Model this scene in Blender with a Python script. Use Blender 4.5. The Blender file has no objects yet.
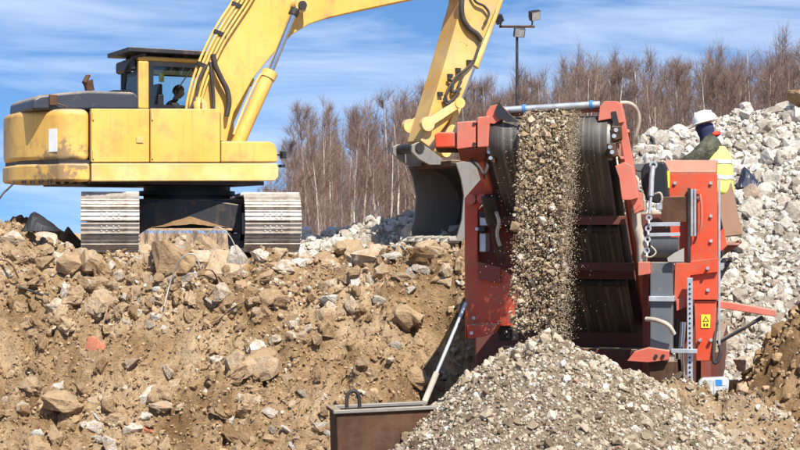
import bpy, bmesh, math, random
import numpy as np
from mathutils import Vector, Matrix
from mathutils import noise as mnoise

R = math.radians
scene = bpy.context.scene
col = scene.collection

# ------------------------------------------------------------------ camera
EYE = Vector((0.0, 0.0, 2.3))
LENS = 70.0
FOC = 800.0 * LENS / 36.0
cd = bpy.data.cameras.new('camera')
cam = bpy.data.objects.new('camera', cd)
col.objects.link(cam)
cam.location = EYE
cam.rotation_euler = (R(90), 0, 0)
cd.lens = LENS
cd.sensor_width = 36.0
cd.clip_start = 0.1
cd.clip_end = 2000
scene.camera = cam

# ------------------------------------------------------------------ sky and sun
SUN_AZ, SUN_EL = 24.0, 50.0          # azimuth: degrees to the right of straight behind the camera
tosun = Vector((math.sin(R(SUN_AZ)) * math.cos(R(SUN_EL)), -math.cos(R(SUN_AZ)) * math.cos(R(SUN_EL)), math.sin(R(SUN_EL))))
world = bpy.data.worlds.new('World')
scene.world = world
world.use_nodes = True
wt = world.node_tree
bg = wt.nodes['Background']
sky = wt.nodes.new('ShaderNodeTexSky')
sky.sky_type = 'NISHITA'
sky.sun_disc = False
sky.sun_elevation = R(SUN_EL)
sky.sun_rotation = math.atan2(tosun.x, tosun.y)
sky.altitude = 300
sky.air_density = 1.0
sky.dust_density = 0.3
sky.ozone_density = 5.0
tc = wt.nodes.new('ShaderNodeTexCoord')
# lift the view direction a little so that the clear upper blue reaches down to the tree line
add = wt.nodes.new('ShaderNodeVectorMath'); add.operation = 'ADD'; add.inputs[1].default_value = (0, 0, 0.22)
nrm = wt.nodes.new('ShaderNodeVectorMath'); nrm.operation = 'NORMALIZE'
wt.links.new(tc.outputs['Generated'], add.inputs[0])
wt.links.new(add.outputs[0], nrm.inputs[0])
wt.links.new(nrm.outputs[0], sky.inputs['Vector'])
# thin streaked cirrus all over the sky
mp = wt.nodes.new('ShaderNodeMapping')
mp.inputs['Rotation'].default_value = (0, R(-7), 0)
mp.inputs['Scale'].default_value = (3.2, 3.2, 22.0)
mp.inputs['Location'].default_value = (3.1, 0.4, 1.35)
wt.links.new(tc.outputs['Generated'], mp.inputs['Vector'])
n1 = wt.nodes.new('ShaderNodeTexNoise')
n1.inputs['Scale'].default_value = 1.3; n1.inputs['Detail'].default_value = 7; n1.inputs['Roughness'].default_value = 0.58
n1.inputs['Distortion'].default_value = 0.5
wt.links.new(mp.outputs[0], n1.inputs['Vector'])
rp = wt.nodes.new('ShaderNodeValToRGB')
rp.color_ramp.elements[0].position = 0.43; rp.color_ramp.elements[0].color = (0, 0, 0, 1)
rp.color_ramp.elements[1].position = 0.78; rp.color_ramp.elements[1].color = (0.72, 0.72, 0.72, 1)
wt.links.new(n1.outputs['Fac'], rp.inputs[0])
mixc = wt.nodes.new('ShaderNodeMixRGB')
mixc.inputs[2].default_value = (8.6, 9.6, 11.2, 1)
wt.links.new(rp.outputs[0], mixc.inputs[0])
hs = wt.nodes.new('ShaderNodeHueSaturation')
hs.inputs['Saturation'].default_value = 1.12; hs.inputs['Value'].default_value = 1.5
wt.links.new(sky.outputs[0], hs.inputs['Color'])
wt.links.new(hs.outputs[0], mixc.inputs[1])
wt.links.new(mixc.outputs[0], bg.inputs['Color'])
bg.inputs['Strength'].default_value = 0.075

sl = bpy.data.lights.new('sun', 'SUN')
sl.energy = 5.0
sl.angle = R(0.5)
sl.color = (1.0, 0.95, 0.86)
sun = bpy.data.objects.new('sun', sl)
col.objects.link(sun)
sun.location = (10, -10, 20)
sun.rotation_euler = tosun.to_track_quat('Z', 'Y').to_euler()

scene.view_settings.view_transform = 'Standard'
scene.view_settings.look = 'None'
scene.view_settings.gamma = 1.0
scene.view_settings.exposure = 0.66
scene.render.engine = 'CYCLES'
scene.cycles.use_denoising = True
scene.cycles.max_bounces = 6
scene.cycles.transparent_max_bounces = 8

# ------------------------------------------------------------------ helpers
rng = np.random.default_rng(7)
random.seed(7)


def ray(px, py):
    return Vector(((px - 400.0) / FOC, 1.0, (225.0 - py) / FOC))


def at(px, py, Y):
    return EYE + ray(px, py) * Y


class Frame:
    """A local frame standing at a point of the place, turned about the vertical."""
    def __init__(self, org, ang):
        self.o = Vector(org); self.a = ang
        self.h = Vector((math.cos(ang), math.sin(ang), 0)); self.n = Vector((-math.sin(ang), math.cos(ang), 0))

    def pt(self, px, py, lat):
        """local point where the sight line through a photo point meets the vertical plane y_local = lat"""
        d = ray(px, py)
        t = (lat + (self.o - EYE).dot(self.n)) / d.dot(self.n)
        p = EYE + d * t - self.o
        return Vector((p.dot(self.h), lat, p.z))

    def world(self, p):
        return self.o + self.h * p[0] + self.n * p[1] + Vector((0, 0, p[2]))


class MB:
    def __init__(self):
        self.v = []; self.f = []; self.s = []

    def add(self, vs, fs, smooth=False):
        b = len(self.v)
        self.v += [tuple(x) for x in vs]
        self.f += [tuple(i + b for i in q) for q in fs]
        self.s += [smooth] * len(fs)
        return self

    def box(self, c, s, rot=None):
        c = Vector(c); h = Vector(s) * 0.5
        vs = []
        for z in (-1, 1):
            for y in (-1, 1):
                for x in (-1, 1):
                    p = Vector((x * h.x, y * h.y, z * h.z))
                    if rot is not None: p = rot @ p
                    vs.append(c + p)
        return self.add(vs, [(0, 2, 3, 1), (4, 5, 7, 6), (0, 1, 5, 4), (2, 6, 7, 3), (0, 4, 6, 2), (1, 3, 7, 5)])

    def box2(self, a, b):
        a = Vector(a); b = Vector(b)
        return self.box((a + b) / 2, [abs(x) for x in (b - a)])

    def beam(self, p0, p1, w, h, up=(0, 0, 1)):
        p0 = Vector(p0); p1 = Vector(p1)
        d = (p1 - p0); L = d.length; d.normalize()
        side = d.cross(Vector(up)).normalized(); u = side.cross(d)
        rot = Matrix((side, d, u)).transposed()
        return self.box((p0 + p1) / 2, (w, L, h), rot)

    def prism(self, poly, e0, e1):
        """poly: list of 3D points; e0, e1: two offset vectors"""
        n = len(poly); e0 = Vector(e0); e1 = Vector(e1)
        vs = [Vector(p) + e0 for p in poly] + [Vector(p) + e1 for p in poly]
        fs = [tuple(range(n))[::-1], tuple(range(n, 2 * n))]
        for i in range(n):
            j = (i + 1) % n
            fs.append((i, j, n + j, n + i))
        return self.add(vs, fs)

    def tube(self, pts, r, n=10, caps=True):
        pts = [Vector(p) for p in pts]
        if len(pts) > 3 and not isinstance(r, (list, tuple)):
            out = []
            for i in range(len(pts) - 1):
                p0 = pts[max(i - 1, 0)]; p1 = pts[i]; p2 = pts[i + 1]; p3 = pts[min(i + 2, len(pts) - 1)]
                for k in range(4):
                    t = k / 4
                    out.append(0.5 * ((2 * p1) + (p2 - p0) * t + (2 * p0 - 5 * p1 + 4 * p2 - p3) * t * t + (3 * p1 - p0 - 3 * p2 + p3) * t ** 3))
            pts = out + [pts[-1]]
        rs = r if isinstance(r, (list, tuple)) else [r] * len(pts)
        m = len(pts)
        t0 = (pts[1] - pts[0]).normalized()
        a = Vector((0, 0, 1)) if abs(t0.z) < 0.9 else Vector((1, 0, 0))
        nx = t0.cross(a).normalized()
        vs = []; fs = []
        for i in range(m):
            if i == 0: t = pts[1] - pts[0]
            elif i == m - 1: t = pts[-1] - pts[-2]
            else: t = (pts[i + 1] - pts[i]).normalized() + (pts[i] - pts[i - 1]).normalized()
            t.normalize()
            nx = (nx - t * nx.dot(t)).normalized(); ny = t.cross(nx)
            for k in range(n):
                q = 2 * math.pi * k / n
                vs.append(pts[i] + (nx * math.cos(q) + ny * math.sin(q)) * rs[i])
        for i in range(m - 1):
            for k in range(n):
                k2 = (k + 1) % n
                fs.append((i * n + k, i * n + k2, (i + 1) * n + k2, (i + 1) * n + k))
        self.add(vs, fs, True)
        if caps:
            self.add(vs[:n], [tuple(range(n))[::-1]]); self.add(vs[-n:], [tuple(range(n))])
        return self

    def cyl(self, p0, p1, r, n=20):
        return self.tube([p0, p1], r, n)

    def ring(self, c, ax, r0, r1, w, n=24):
        """flat ring (washer) of width w along ax"""
        c = Vector(c); ax = Vector(ax).normalized()
        a = Vector((0, 0, 1)) if abs(ax.z) < 0.9 else Vector((1, 0, 0))
        x = ax.cross(a).normalized(); y = ax.cross(x)
        vs = []; fs = []
        for k in range(n):
            q = 2 * math.pi * k / n; d = x * math.cos(q) + y * math.sin(q)
            vs += [c + d * r0 - ax * w / 2, c + d * r1 - ax * w / 2, c + d * r1 + ax * w / 2, c + d * r0 + ax * w / 2]
        for k in range(n):
            j = (k + 1) % n
            for e in range(4):
                g = (e + 1) % 4
                fs.append((k * 4 + e, k * 4 + g, j * 4 + g, j * 4 + e))
        return self.add(vs, fs)

    def lathe(self, c, prof, n=20, ax=None):
        """prof: list of (r, z) round a vertical axis through c"""
        c = Vector(c); vs = []; fs = []
        for (r, z) in prof:
            for k in range(n):
                q = 2 * math.pi * k / n
                p = Vector((r * math.cos(q), r * math.sin(q), z))
                if ax is not None: p = ax @ p
                vs.append(c + p)
        m = len(prof)
        for i in range(m - 1):
            for k in range(n):
                k2 = (k + 1) % n
                fs.append((i * n + k, i * n + k2, (i + 1) * n + k2, (i + 1) * n + k))
        self.add(vs, fs, True)
        self.add(vs[:n], [tuple(range(n))[::-1]]); self.add(vs[-n:], [tuple(range(n))])
        return self

    def mesh(self, name, m, fix=True):
        me = bpy.data.meshes.new(name)
        me.from_pydata(self.v, [], self.f)
        for p, s in zip(me.polygons, self.s): p.use_smooth = s
        if fix:
            bm = bmesh.new(); bm.from_mesh(me)
            bmesh.ops.recalc_face_normals(bm, faces=bm.faces)
            bm.to_mesh(me); bm.free()
        if m: me.materials.append(m)
        return me

    def build(self, name, m, parent=None, bevel=0.0, seg=2, smooth=False):
        me = self.mesh(name, m)
        if smooth or bevel:
            for p in me.polygons: p.use_smooth = True
            me.set_sharp_from_angle(angle=R(35))
        o = bpy.data.objects.new(name, me); col.objects.link(o)
        if parent: o.parent = parent
        if bevel:
            b = o.modifiers.new('bevel', 'BEVEL'); b.width = bevel; b.segments = seg; b.limit_method = 'ANGLE'; b.angle_limit = R(35)
            b.harden_normals = True
        return o


def empty(name, loc, rz=0.0):
    o = bpy.data.objects.new(name, None); col.objects.link(o)
    o.location = loc; o.rotation_euler = (0, 0, rz); o.empty_display_size = 0.2
    return o


def tag(o, label=None, cat=None, group=None, kind=None):
    if label: o['label'] = label
    if cat: o['category'] = cat
    if group: o['group'] = group
    if kind: o['kind'] = kind
    return o


def arr_mesh(name, verts, tris, m, smooth=False):
    me = bpy.data.meshes.new(name)
    nv, nt_ = len(verts), len(tris)
    me.vertices.add(nv); me.vertices.foreach_set('co', np.ascontiguousarray(verts, dtype=np.float32).ravel())
    k = tris.shape[1]
    me.loops.add(nt_ * k); me.loops.foreach_set('vertex_index', np.ascontiguousarray(tris, dtype=np.int32).ravel())
    me.polygons.add(nt_)
    me.polygons.foreach_set('loop_start', np.arange(nt_, dtype=np.int32) * k)
    me.polygons.foreach_set('loop_total', np.full(nt_, k, dtype=np.int32))
    me.polygons.foreach_set('use_smooth', np.full(nt_, smooth, dtype=bool))
    me.update(calc_edges=True); me.validate()
    if m: me.materials.append(m)
    return me


def link(name, me, parent=None):
    o = bpy.data.objects.new(name, me); col.objects.link(o)
    if parent: o.parent = parent
    return o


# ---- numpy gradient noise
_perm = np.random.default_rng(3).permutation(512)
_perm = np.concatenate([_perm, _perm, _perm])
_ga = np.random.default_rng(4).uniform(0, 2 * np.pi, 512)
_gx, _gy = np.cos(_ga), np.sin(_ga)


def gn(x, y, s=0):
    x = np.asarray(x, float) + s * 17.31; y = np.asarray(y, float) - s * 9.17
    xi = np.floor(x).astype(int); yi = np.floor(y).astype(int)
    xf = x - xi; yf = y - yi
    u = xf * xf * xf * (xf * (xf * 6 - 15) + 10); v = yf * yf * yf * (yf * (yf * 6 - 15) + 10)

    def g(ix, iy, fx, fy):
        k = _perm[(_perm[ix & 511] + iy) & 511]
        return _gx[k] * fx + _gy[k] * fy
    a = g(xi, yi, xf, yf); b = g(xi + 1, yi, xf - 1, yf); c = g(xi, yi + 1, xf, yf - 1); d = g(xi + 1, yi + 1, xf - 1, yf - 1)
    return (a + u * (b - a)) + v * ((c + u * (d - c)) - (a + u * (b - a)))


def fbm(x, y, o=4, s=0):
    r = 0; a = 1.0; f = 1.0
    for i in range(o):
        r = r + a * gn(np.asarray(x) * f, np.asarray(y) * f, s + i); a *= 0.5; f *= 2.03
    return r


def ss(a, b, x):
    t = np.clip((np.asarray(x, float) - a) / (b - a), 0, 1)
    return t * t * (3 - 2 * t)


# ------------------------------------------------------------------ materials
def new_mat(name):
    m = bpy.data.materials.new(name); m.use_nodes = True
    nt = m.node_tree
    return m, nt, nt.nodes['Principled BSDF']


def nd(nt, t, **kw):
    n = nt.nodes.new(t)
    for k, v in kw.items(): setattr(n, k, v)
    return n


def tnoise(nt, vec, scale, detail=4, rough=0.55, dist=0.0):
    n = nd(nt, 'ShaderNodeTexNoise')
    n.inputs['Scale'].default_value = scale; n.inputs['Detail'].default_value = detail
    n.inputs['Roughness'].default_value = rough; n.inputs['Distortion'].default_value = dist
    nt.links.new(vec, n.inputs['Vector'])
    return n.outputs['Fac']


def ramp(nt, fac, stops):
    r = nd(nt, 'ShaderNodeValToRGB')
    e = r.color_ramp.elements
    while len(e) < len(stops): e.new(0.5)
    for k, (p, c) in enumerate(stops):
        e[k].position = p
        e[k].color = (c, c, c, 1) if isinstance(c, (int, float)) else (c[0], c[1], c[2], 1)
    nt.links.new(fac, r.inputs[0])
    return r.outputs[0]


def mix(nt, fac, a, b, mode='MIX'):
    n = nd(nt, 'ShaderNodeMixRGB', blend_type=mode)
    for i, x in ((0, fac), (1, a), (2, b)):
        if isinstance(x, (int, float)): n.inputs[i].default_value = x if i == 0 else (x, x, x, 1)
        elif isinstance(x, tuple): n.inputs[i].default_value = (x[0], x[1], x[2], 1)
        else: nt.links.new(x, n.inputs[i])
    return n.outputs[0]


def bump(nt, b, h, strength, dist):
    n = nd(nt, 'ShaderNodeBump')
    n.inputs['Strength'].default_value = strength; n.inputs['Distance'].default_value = dist
    nt.links.new(h, n.inputs['Height']); nt.links.new(n.outputs[0], b.inputs['Normal'])


def paint(name, base, dirt=(0.17, 0.12, 0.07), amount=0.5, scale=2.0, rough=0.45, metal=0.0, chips=(0.06, 0.045, 0.035), chip_amt=0.30,
          fade=None, streak=True, spec=0.4):
    """old paint: faded patches, dried mud, vertical grime runs, small chips"""
    m, nt, b = new_mat(name)
    oc = nd(nt, 'ShaderNodeTexCoord').outputs['Object']
    c = base
    if fade:
        c = mix(nt, ramp(nt, tnoise(nt, oc, scale * 0.6, 5), [(0.38, 0.0), (0.66, 1.0)]), base, fade)
    d = ramp(nt, tnoise(nt, oc, scale * 1.7, 9, 0.68), [(0.62 - 0.14 * amount, 0.0), (0.80 - 0.1 * amount, 0.75)])
    c = mix(nt, d, c, dirt)
    if streak:
        mpn = nd(nt, 'ShaderNodeMapping'); mpn.inputs['Scale'].default_value = (9, 9, 0.7)
        nt.links.new(oc, mpn.inputs['Vector'])
        st = ramp(nt, tnoise(nt, mpn.outputs[0], 1.4, 6, 0.6), [(0.52, 0.0), (0.80, 0.5 * amount + 0.1)])
        c = mix(nt, st, c, dirt)
    gn_ = nd(nt, 'ShaderNodeNewGeometry'); sx_ = nd(nt, 'ShaderNodeSeparateXYZ'); nt.links.new(gn_.outputs['Normal'], sx_.inputs[0])
    up_ = ramp(nt, sx_.outputs['Z'], [(0.35, 0.0), (0.85, 1.0)])
    up_ = mix(nt, 1.0, up_, ramp(nt, tnoise(nt, oc, scale * 3, 6, 0.65), [(0.30, 0.25), (0.6, 0.95)]), 'MULTIPLY')
    c = mix(nt, up_, c, (0.36, 0.28, 0.19))
    ch = ramp(nt, tnoise(nt, oc, scale * 9, 6, 0.7), [(0.74 - 0.12 * chip_amt, 0.0), (0.76 - 0.12 * chip_amt, 1.0)])
    c = mix(nt, ch, c, chips)
    nt.links.new(c, b.inputs['Base Color'])
    rr = mix(nt, d, (rough, rough, rough), (0.85, 0.85, 0.85))
    nt.links.new(rr, b.inputs['Roughness'])
    b.inputs['Metallic'].default_value = metal
    b.inputs['Specular IOR Level'].default_value = spec
    bump(nt, b, tnoise(nt, oc, scale * 6, 7, 0.65), 0.25, 0.01)
    return m


def rock(name, stops, scale=9.0, rough=0.9, bumps=0.5, dist=0.02, dust=None):
    m, nt, b = new_mat(name)
    geo = nd(nt, 'ShaderNodeNewGeometry'); oi = nd(nt, 'ShaderNodeObjectInfo')
    oc = nd(nt, 'ShaderNodeTexCoord').outputs['Object']
    a = nd(nt, 'ShaderNodeMath', operation='ADD')
    nt.links.new(geo.outputs['Random Per Island'], a.inputs[0]); nt.links.new(oi.outputs['Random'], a.inputs[1])
    fr = nd(nt, 'ShaderNodeMath', operation='FRACT'); nt.links.new(a.outputs[0], fr.inputs[0])
    c = ramp(nt, fr.outputs[0], stops)
    n1 = tnoise(nt, oc, scale, 8, 0.65)
    c = mix(nt, 1.0, c, ramp(nt, n1, [(0.25, 0.55), (0.5, 1.0), (0.75, 1.25)]), 'MULTIPLY')
    if dust:
        c = mix(nt, ramp(nt, tnoise(nt, oc, scale * 0.45, 6, 0.7), [(0.41, 0.0), (0.58, 0.88)]), c, dust)
    nt.links.new(c, b.inputs['Base Color'])
    b.inputs['Roughness'].default_value = rough
    b.inputs['Specular IOR Level'].default_value = 0.2
    bump(nt, b, tnoise(nt, oc, scale * 1.2, 9, 0.7), bumps, dist)
    return m


def plain(name, c, rough=0.6, metal=0.0, var=0.25, scale=6, spec=0.4, bmp=0.15):
    m, nt, b = new_mat(name)
    oc = nd(nt, 'ShaderNodeTexCoord').outputs['Object']
    f = tnoise(nt, oc, scale, 6, 0.6)
    cc = mix(nt, 1.0, tuple(c), ramp(nt, f, [(0.3, 1 - var), (0.7, 1 + var)]), 'MULTIPLY')
    nt.links.new(cc, b.inputs['Base Color'])
    b.inputs['Roughness'].default_value = rough; b.inputs['Metallic'].default_value = metal
    b.inputs['Specular IOR Level'].default_value = spec
    if bmp: bump(nt, b, tnoise(nt, oc, scale * 5, 5, 0.6), bmp, 0.01)
    return m


M = {}
M['yellow'] = paint('yellow_paint', (0.70, 0.39, 0.065), (0.34, 0.20, 0.09), 0.85, 1.3, 0.45, fade=(0.73, 0.475, 0.13), chip_amt=0.22)
M['yellow_worn'] = paint('worn_yellow_paint', (0.70, 0.40, 0.085), (0.44, 0.33, 0.20), 1.0, 2.4, 0.5, fade=(0.80, 0.58, 0.24), chip_amt=0.7)
M['stick'] = paint('orange_worn_paint', (0.60, 0.31, 0.045), (0.42, 0.33, 0.21), 1.0, 1.8, 0.5, fade=(0.66, 0.45, 0.16), chip_amt=0.8)
M['red'] = paint('red_paint', (0.56, 0.062, 0.022), (0.28, 0.15, 0.09), 0.85, 2.2, 0.45, fade=(0.60, 0.105, 0.05), chip_amt=0.6)
M['red_faded'] = paint('faded_red_paint', (0.52, 0.105, 0.065), (0.30, 0.17, 0.11), 0.8, 2.6, 0.6, fade=(0.56, 0.17, 0.12), chip_amt=0.5)
M['red_dark'] = paint('dusty_shaded_red_paint', (0.25, 0.05, 0.032), (0.15, 0.10, 0.07), 1.0, 2.5, 0.6, chip_amt=0.6)  # dusty red, with the shade around the conveyor darkened into its colour
M['red_grime_shade'] = paint('grimy_shaded_red_paint', (0.13, 0.035, 0.024), (0.075, 0.055, 0.042), 1.2, 2.5, 0.7, chip_amt=0.6)  # shade beneath the conveyor put into the base colour, plus grime
M['black'] = paint('black_paint', (0.022, 0.023, 0.026), (0.14, 0.10, 0.07), 0.6, 2.5, 0.5, chip_amt=0.1)
M['hood'] = paint('dark_grey_hood', (0.040, 0.043, 0.055), (0.10, 0.09, 0.08), 0.35, 2.0, 0.42, chip_amt=0.05, streak=False)
M['grease'] = plain('greasy_steel', (0.035, 0.030, 0.027), 0.55, 0.2, 0.5)
M['steel'] = paint('worn_steel', (0.42, 0.40, 0.36), (0.24, 0.18, 0.12), 0.7, 3.0, 0.5, 0.35, chip_amt=0.4)
M['shoe'] = paint('polished_track_steel', (0.60, 0.57, 0.52), (0.26, 0.19, 0.125), 1.1, 4.0, 0.5, 0.25, chip_amt=0.4, streak=False)
M['bucket'] = paint('bucket_steel', (0.25, 0.235, 0.205), (0.17, 0.13, 0.09), 0.8, 2.4, 0.5, 0.3, chip_amt=0.5)
M['galv'] = plain('galvanised_steel', (0.52, 0.54, 0.56), 0.42, 0.6, 0.25, 9)
M['chrome'] = plain('chromed_rod', (0.55, 0.56, 0.58), 0.18, 1.0, 0.1)
M['rust'] = paint('rusty_steel', (0.05, 0.027, 0.018), (0.13, 0.08, 0.05), 1.2, 3.5, 0.85, 0.1, chip_amt=0.9, fade=(0.105, 0.05, 0.028), spec=0.2)
M['greysteel'] = paint('grey_painted_steel', (0.11, 0.12, 0.135), (0.24, 0.20, 0.15), 0.55, 2.6, 0.5, chip_amt=0.4)
M['hose'] = plain('rubber_hose', (0.05, 0.043, 0.037), 0.7, 0, 0.4)
M['dusty_hose'] = plain('dusty_hose', (0.42, 0.37, 0.30), 0.8, 0, 0.3)
M['plastic'] = plain('black_plastic', (0.018, 0.019, 0.022), 0.4, 0, 0.3)
M['blue'] = plain('blue_clamp', (0.05, 0.24, 0.62), 0.4, 0, 0.2)
M['white'] = plain('white_sticker', (0.80, 0.80, 0.78), 0.5, 0, 0.08)
M['yellow_sticker'] = plain('yellow_sticker', (0.85, 0.62, 0.05), 0.5, 0, 0.1)
M['rubber_sheet'] = plain('black_rubber_sheet', (0.012, 0.012, 0.013), 0.6, 0, 0.3)
M['navy_sheet'] = plain('navy_plastic_sheet', (0.02, 0.025, 0.05), 0.4, 0, 0.3)
M['plank'] = paint('weathered_plank', (0.24, 0.135, 0.085), (0.15, 0.10, 0.07), 0.6, 3.0, 0.8, chip_amt=0.2)

# conveyor rubber: dusty stripes running along the belt
m, nt, b = new_mat('belt_rubber'); M['belt'] = m
oc = nd(nt, 'ShaderNodeTexCoord').outputs['Object']
mpn = nd(nt, 'ShaderNodeMapping'); mpn.inputs['Scale'].default_value = (26, 0.5, 0.5); nt.links.new(oc, mpn.inputs['Vector'])
s1 = tnoise(nt, mpn.outputs[0], 1.0, 6, 0.7)
cc = ramp(nt, s1, [(0.30, (0.028, 0.026, 0.024)), (0.52, (0.075, 0.068, 0.060)), (0.66, (0.20, 0.18, 0.155)), (0.75, (0.06, 0.055, 0.05))])
nt.links.new(cc, b.inputs['Base Color']); b.inputs['Roughness'].default_value = 0.62
bump(nt, b, s1, 0.3, 0.01)

# glass of the cab: thin tinted pane
m, nt, b = new_mat('cab_glass'); M['glass'] = m
out = nt.nodes['Material Output']
tr = nd(nt, 'ShaderNodeBsdfTransparent'); tr.inputs[0].default_value = (0.84, 0.93, 0.95, 1)
gl = nd(nt, 'ShaderNodeBsdfGlossy'); gl.inputs['Roughness'].default_value = 0.05
fre = nd(nt, 'ShaderNodeFresnel'); fre.inputs['IOR'].default_value = 1.5
ms = nd(nt, 'ShaderNodeMixShader')
nt.links.new(fre.outputs[0], ms.inputs[0]); nt.links.new(tr.outputs[0], ms.inputs[1]); nt.links.new(gl.outputs[0], ms.inputs[2])
nt.links.new(ms.outputs[0], out.inputs['Surface'])

# soil: tan loam, darker damp patches, pale dust, grit
m, nt, b = new_mat('soil'); M['soil'] = m
oc = nd(nt, 'ShaderNodeTexCoord').outputs['Object']
a1 = tnoise(nt, oc, 0.8, 6, 0.62); a2 = tnoise(nt, oc, 7.0, 10, 0.72); a3 = tnoise(nt, oc, 42.0, 6, 0.75); a4 = tnoise(nt, oc, 21.0, 8, 0.75, 0.6)
c = ramp(nt, a1, [(0.34, (0.22, 0.13, 0.062)), (0.47, (0.42, 0.275, 0.145)), (0.66, (0.62, 0.455, 0.28))])
c = mix(nt, 1.0, c, ramp(nt, a2, [(0.30, 0.42), (0.48, 1.0), (0.70, 1.3)]), 'MULTIPLY')
c = mix(nt, 1.0, c, ramp(nt, a4, [(0.30, 0.50), (0.42, 1.0), (0.70, 1.15)]), 'MULTIPLY')
c = mix(nt, ramp(nt, a3, [(0.58, 0.0), (0.68, 0.75)]), c, (0.58, 0.48, 0.35))
nt.links.new(c, b.inputs['Base Color']); b.inputs['Roughness'].default_value = 0.95; b.inputs['Specular IOR Level'].default_value = 0.15
bump(nt, b, mix(nt, 0.5, a2, mix(nt, 0.5, a4, a3)), 1.0, 0.16)

M['clod'] = rock('soil_clod', [(0.0, (0.28, 0.17, 0.085)), (0.45, (0.43, 0.29, 0.16)), (0.8, (0.56, 0.40, 0.245)), (1.0, (0.37, 0.24, 0.13))], 14, 0.95, 1.0, 0.04)
M['bankstone'] = rock('dusty_stone', [(0.0, (0.31, 0.205, 0.115)), (0.35, (0.42, 0.295, 0.18)), (0.6, (0.52, 0.41, 0.285)), (0.82, (0.62, 0.55, 0.45)), (1.0, (0.78, 0.74, 0.67))],
                      11, 0.9, 0.9, 0.04, dust=(0.42, 0.285, 0.16))
M['concrete'] = rock('broken_concrete', [(0.0, (0.34, 0.285, 0.22)), (0.3, (0.51, 0.455, 0.375)), (0.7, (0.65, 0.60, 0.52)), (0.92, (0.74, 0.70, 0.63)), (1.0, (0.40, 0.28, 0.19))], 9, 0.9, 0.9, 0.05)
M['rubblebase'] = rock('rubble_fines', [(0.0, (0.33, 0.285, 0.225)), (1.0, (0.35, 0.30, 0.24))], 12, 0.95, 1.0, 0.08)
M['gravel'] = rock('crushed_gravel', [(0.0, (0.15, 0.108, 0.068)), (0.3, (0.30, 0.235, 0.16)), (0.6, (0.425, 0.35, 0.255)), (0.85, (0.53, 0.455, 0.35)), (0.96, (0.66, 0.62, 0.55)), (1.0, (0.40, 0.23, 0.14))],
                   22, 0.9, 0.5, 0.01)
M['gravelbase'] = rock('gravel_fines', [(0.0, (0.19, 0.145, 0.098)), (1.0, (0.20, 0.155, 0.108))], 30, 0.95, 0.9, 0.02)
M['falling'] = rock('falling_gravel', [(0.0, (0.20, 0.135, 0.08)), (0.35, (0.34, 0.25, 0.15)), (0.7, (0.45, 0.35, 0.235)), (0.9, (0.54, 0.455, 0.34)), (1.0, (0.72, 0.67, 0.58))], 25, 0.9, 0.5, 0.01)
M['brick'] = rock('brick_fragment', [(0.0, (0.52, 0.17, 0.10)), (1.0, (0.50, 0.20, 0.12))], 14, 0.9, 0.6, 0.02)
M['bark'] = rock('birch_bark', [(0.0, (0.46, 0.405, 0.355)), (0.5, (0.26, 0.205, 0.17)), (1.0, (0.62, 0.57, 0.51))], 3, 0.9, 0.3, 0.01)
M['twig'] = rock('twig_bark', [(0.0, (0.145, 0.092, 0.076)), (0.5, (0.20, 0.135, 0.108)), (1.0, (0.27, 0.195, 0.155))], 1.0, 0.8, 0.1, 0.01)
for k_, sc_, ds_ in (('clod', 60, .03), ('bankstone', 55, .02), ('concrete', 40, .03), ('gravel', 90, .012), ('falling', 90, .012)):
    M[k_ + '_fine'] = M[k_].copy()
    for n_ in M[k_ + '_fine'].node_tree.nodes:
        if n_.type == 'TEX_NOISE': n_.inputs['Scale'].default_value *= sc_ / {'clod': 14, 'bankstone': 11, 'concrete': 9, 'gravel': 22, 'falling': 25}[k_]
        if n_.type == 'BUMP': n_.inputs['Distance'].default_value = ds_; n_.inputs['Strength'].default_value = 0.9
M['litter'] = plain('dry_grass_ground', (0.16, 0.115, 0.07), 0.95, 0, 0.4, 0.5)

# ------------------------------------------------------------------ the ground
EXC_O = Vector((-3.56, 26.0, 1.883))


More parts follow.
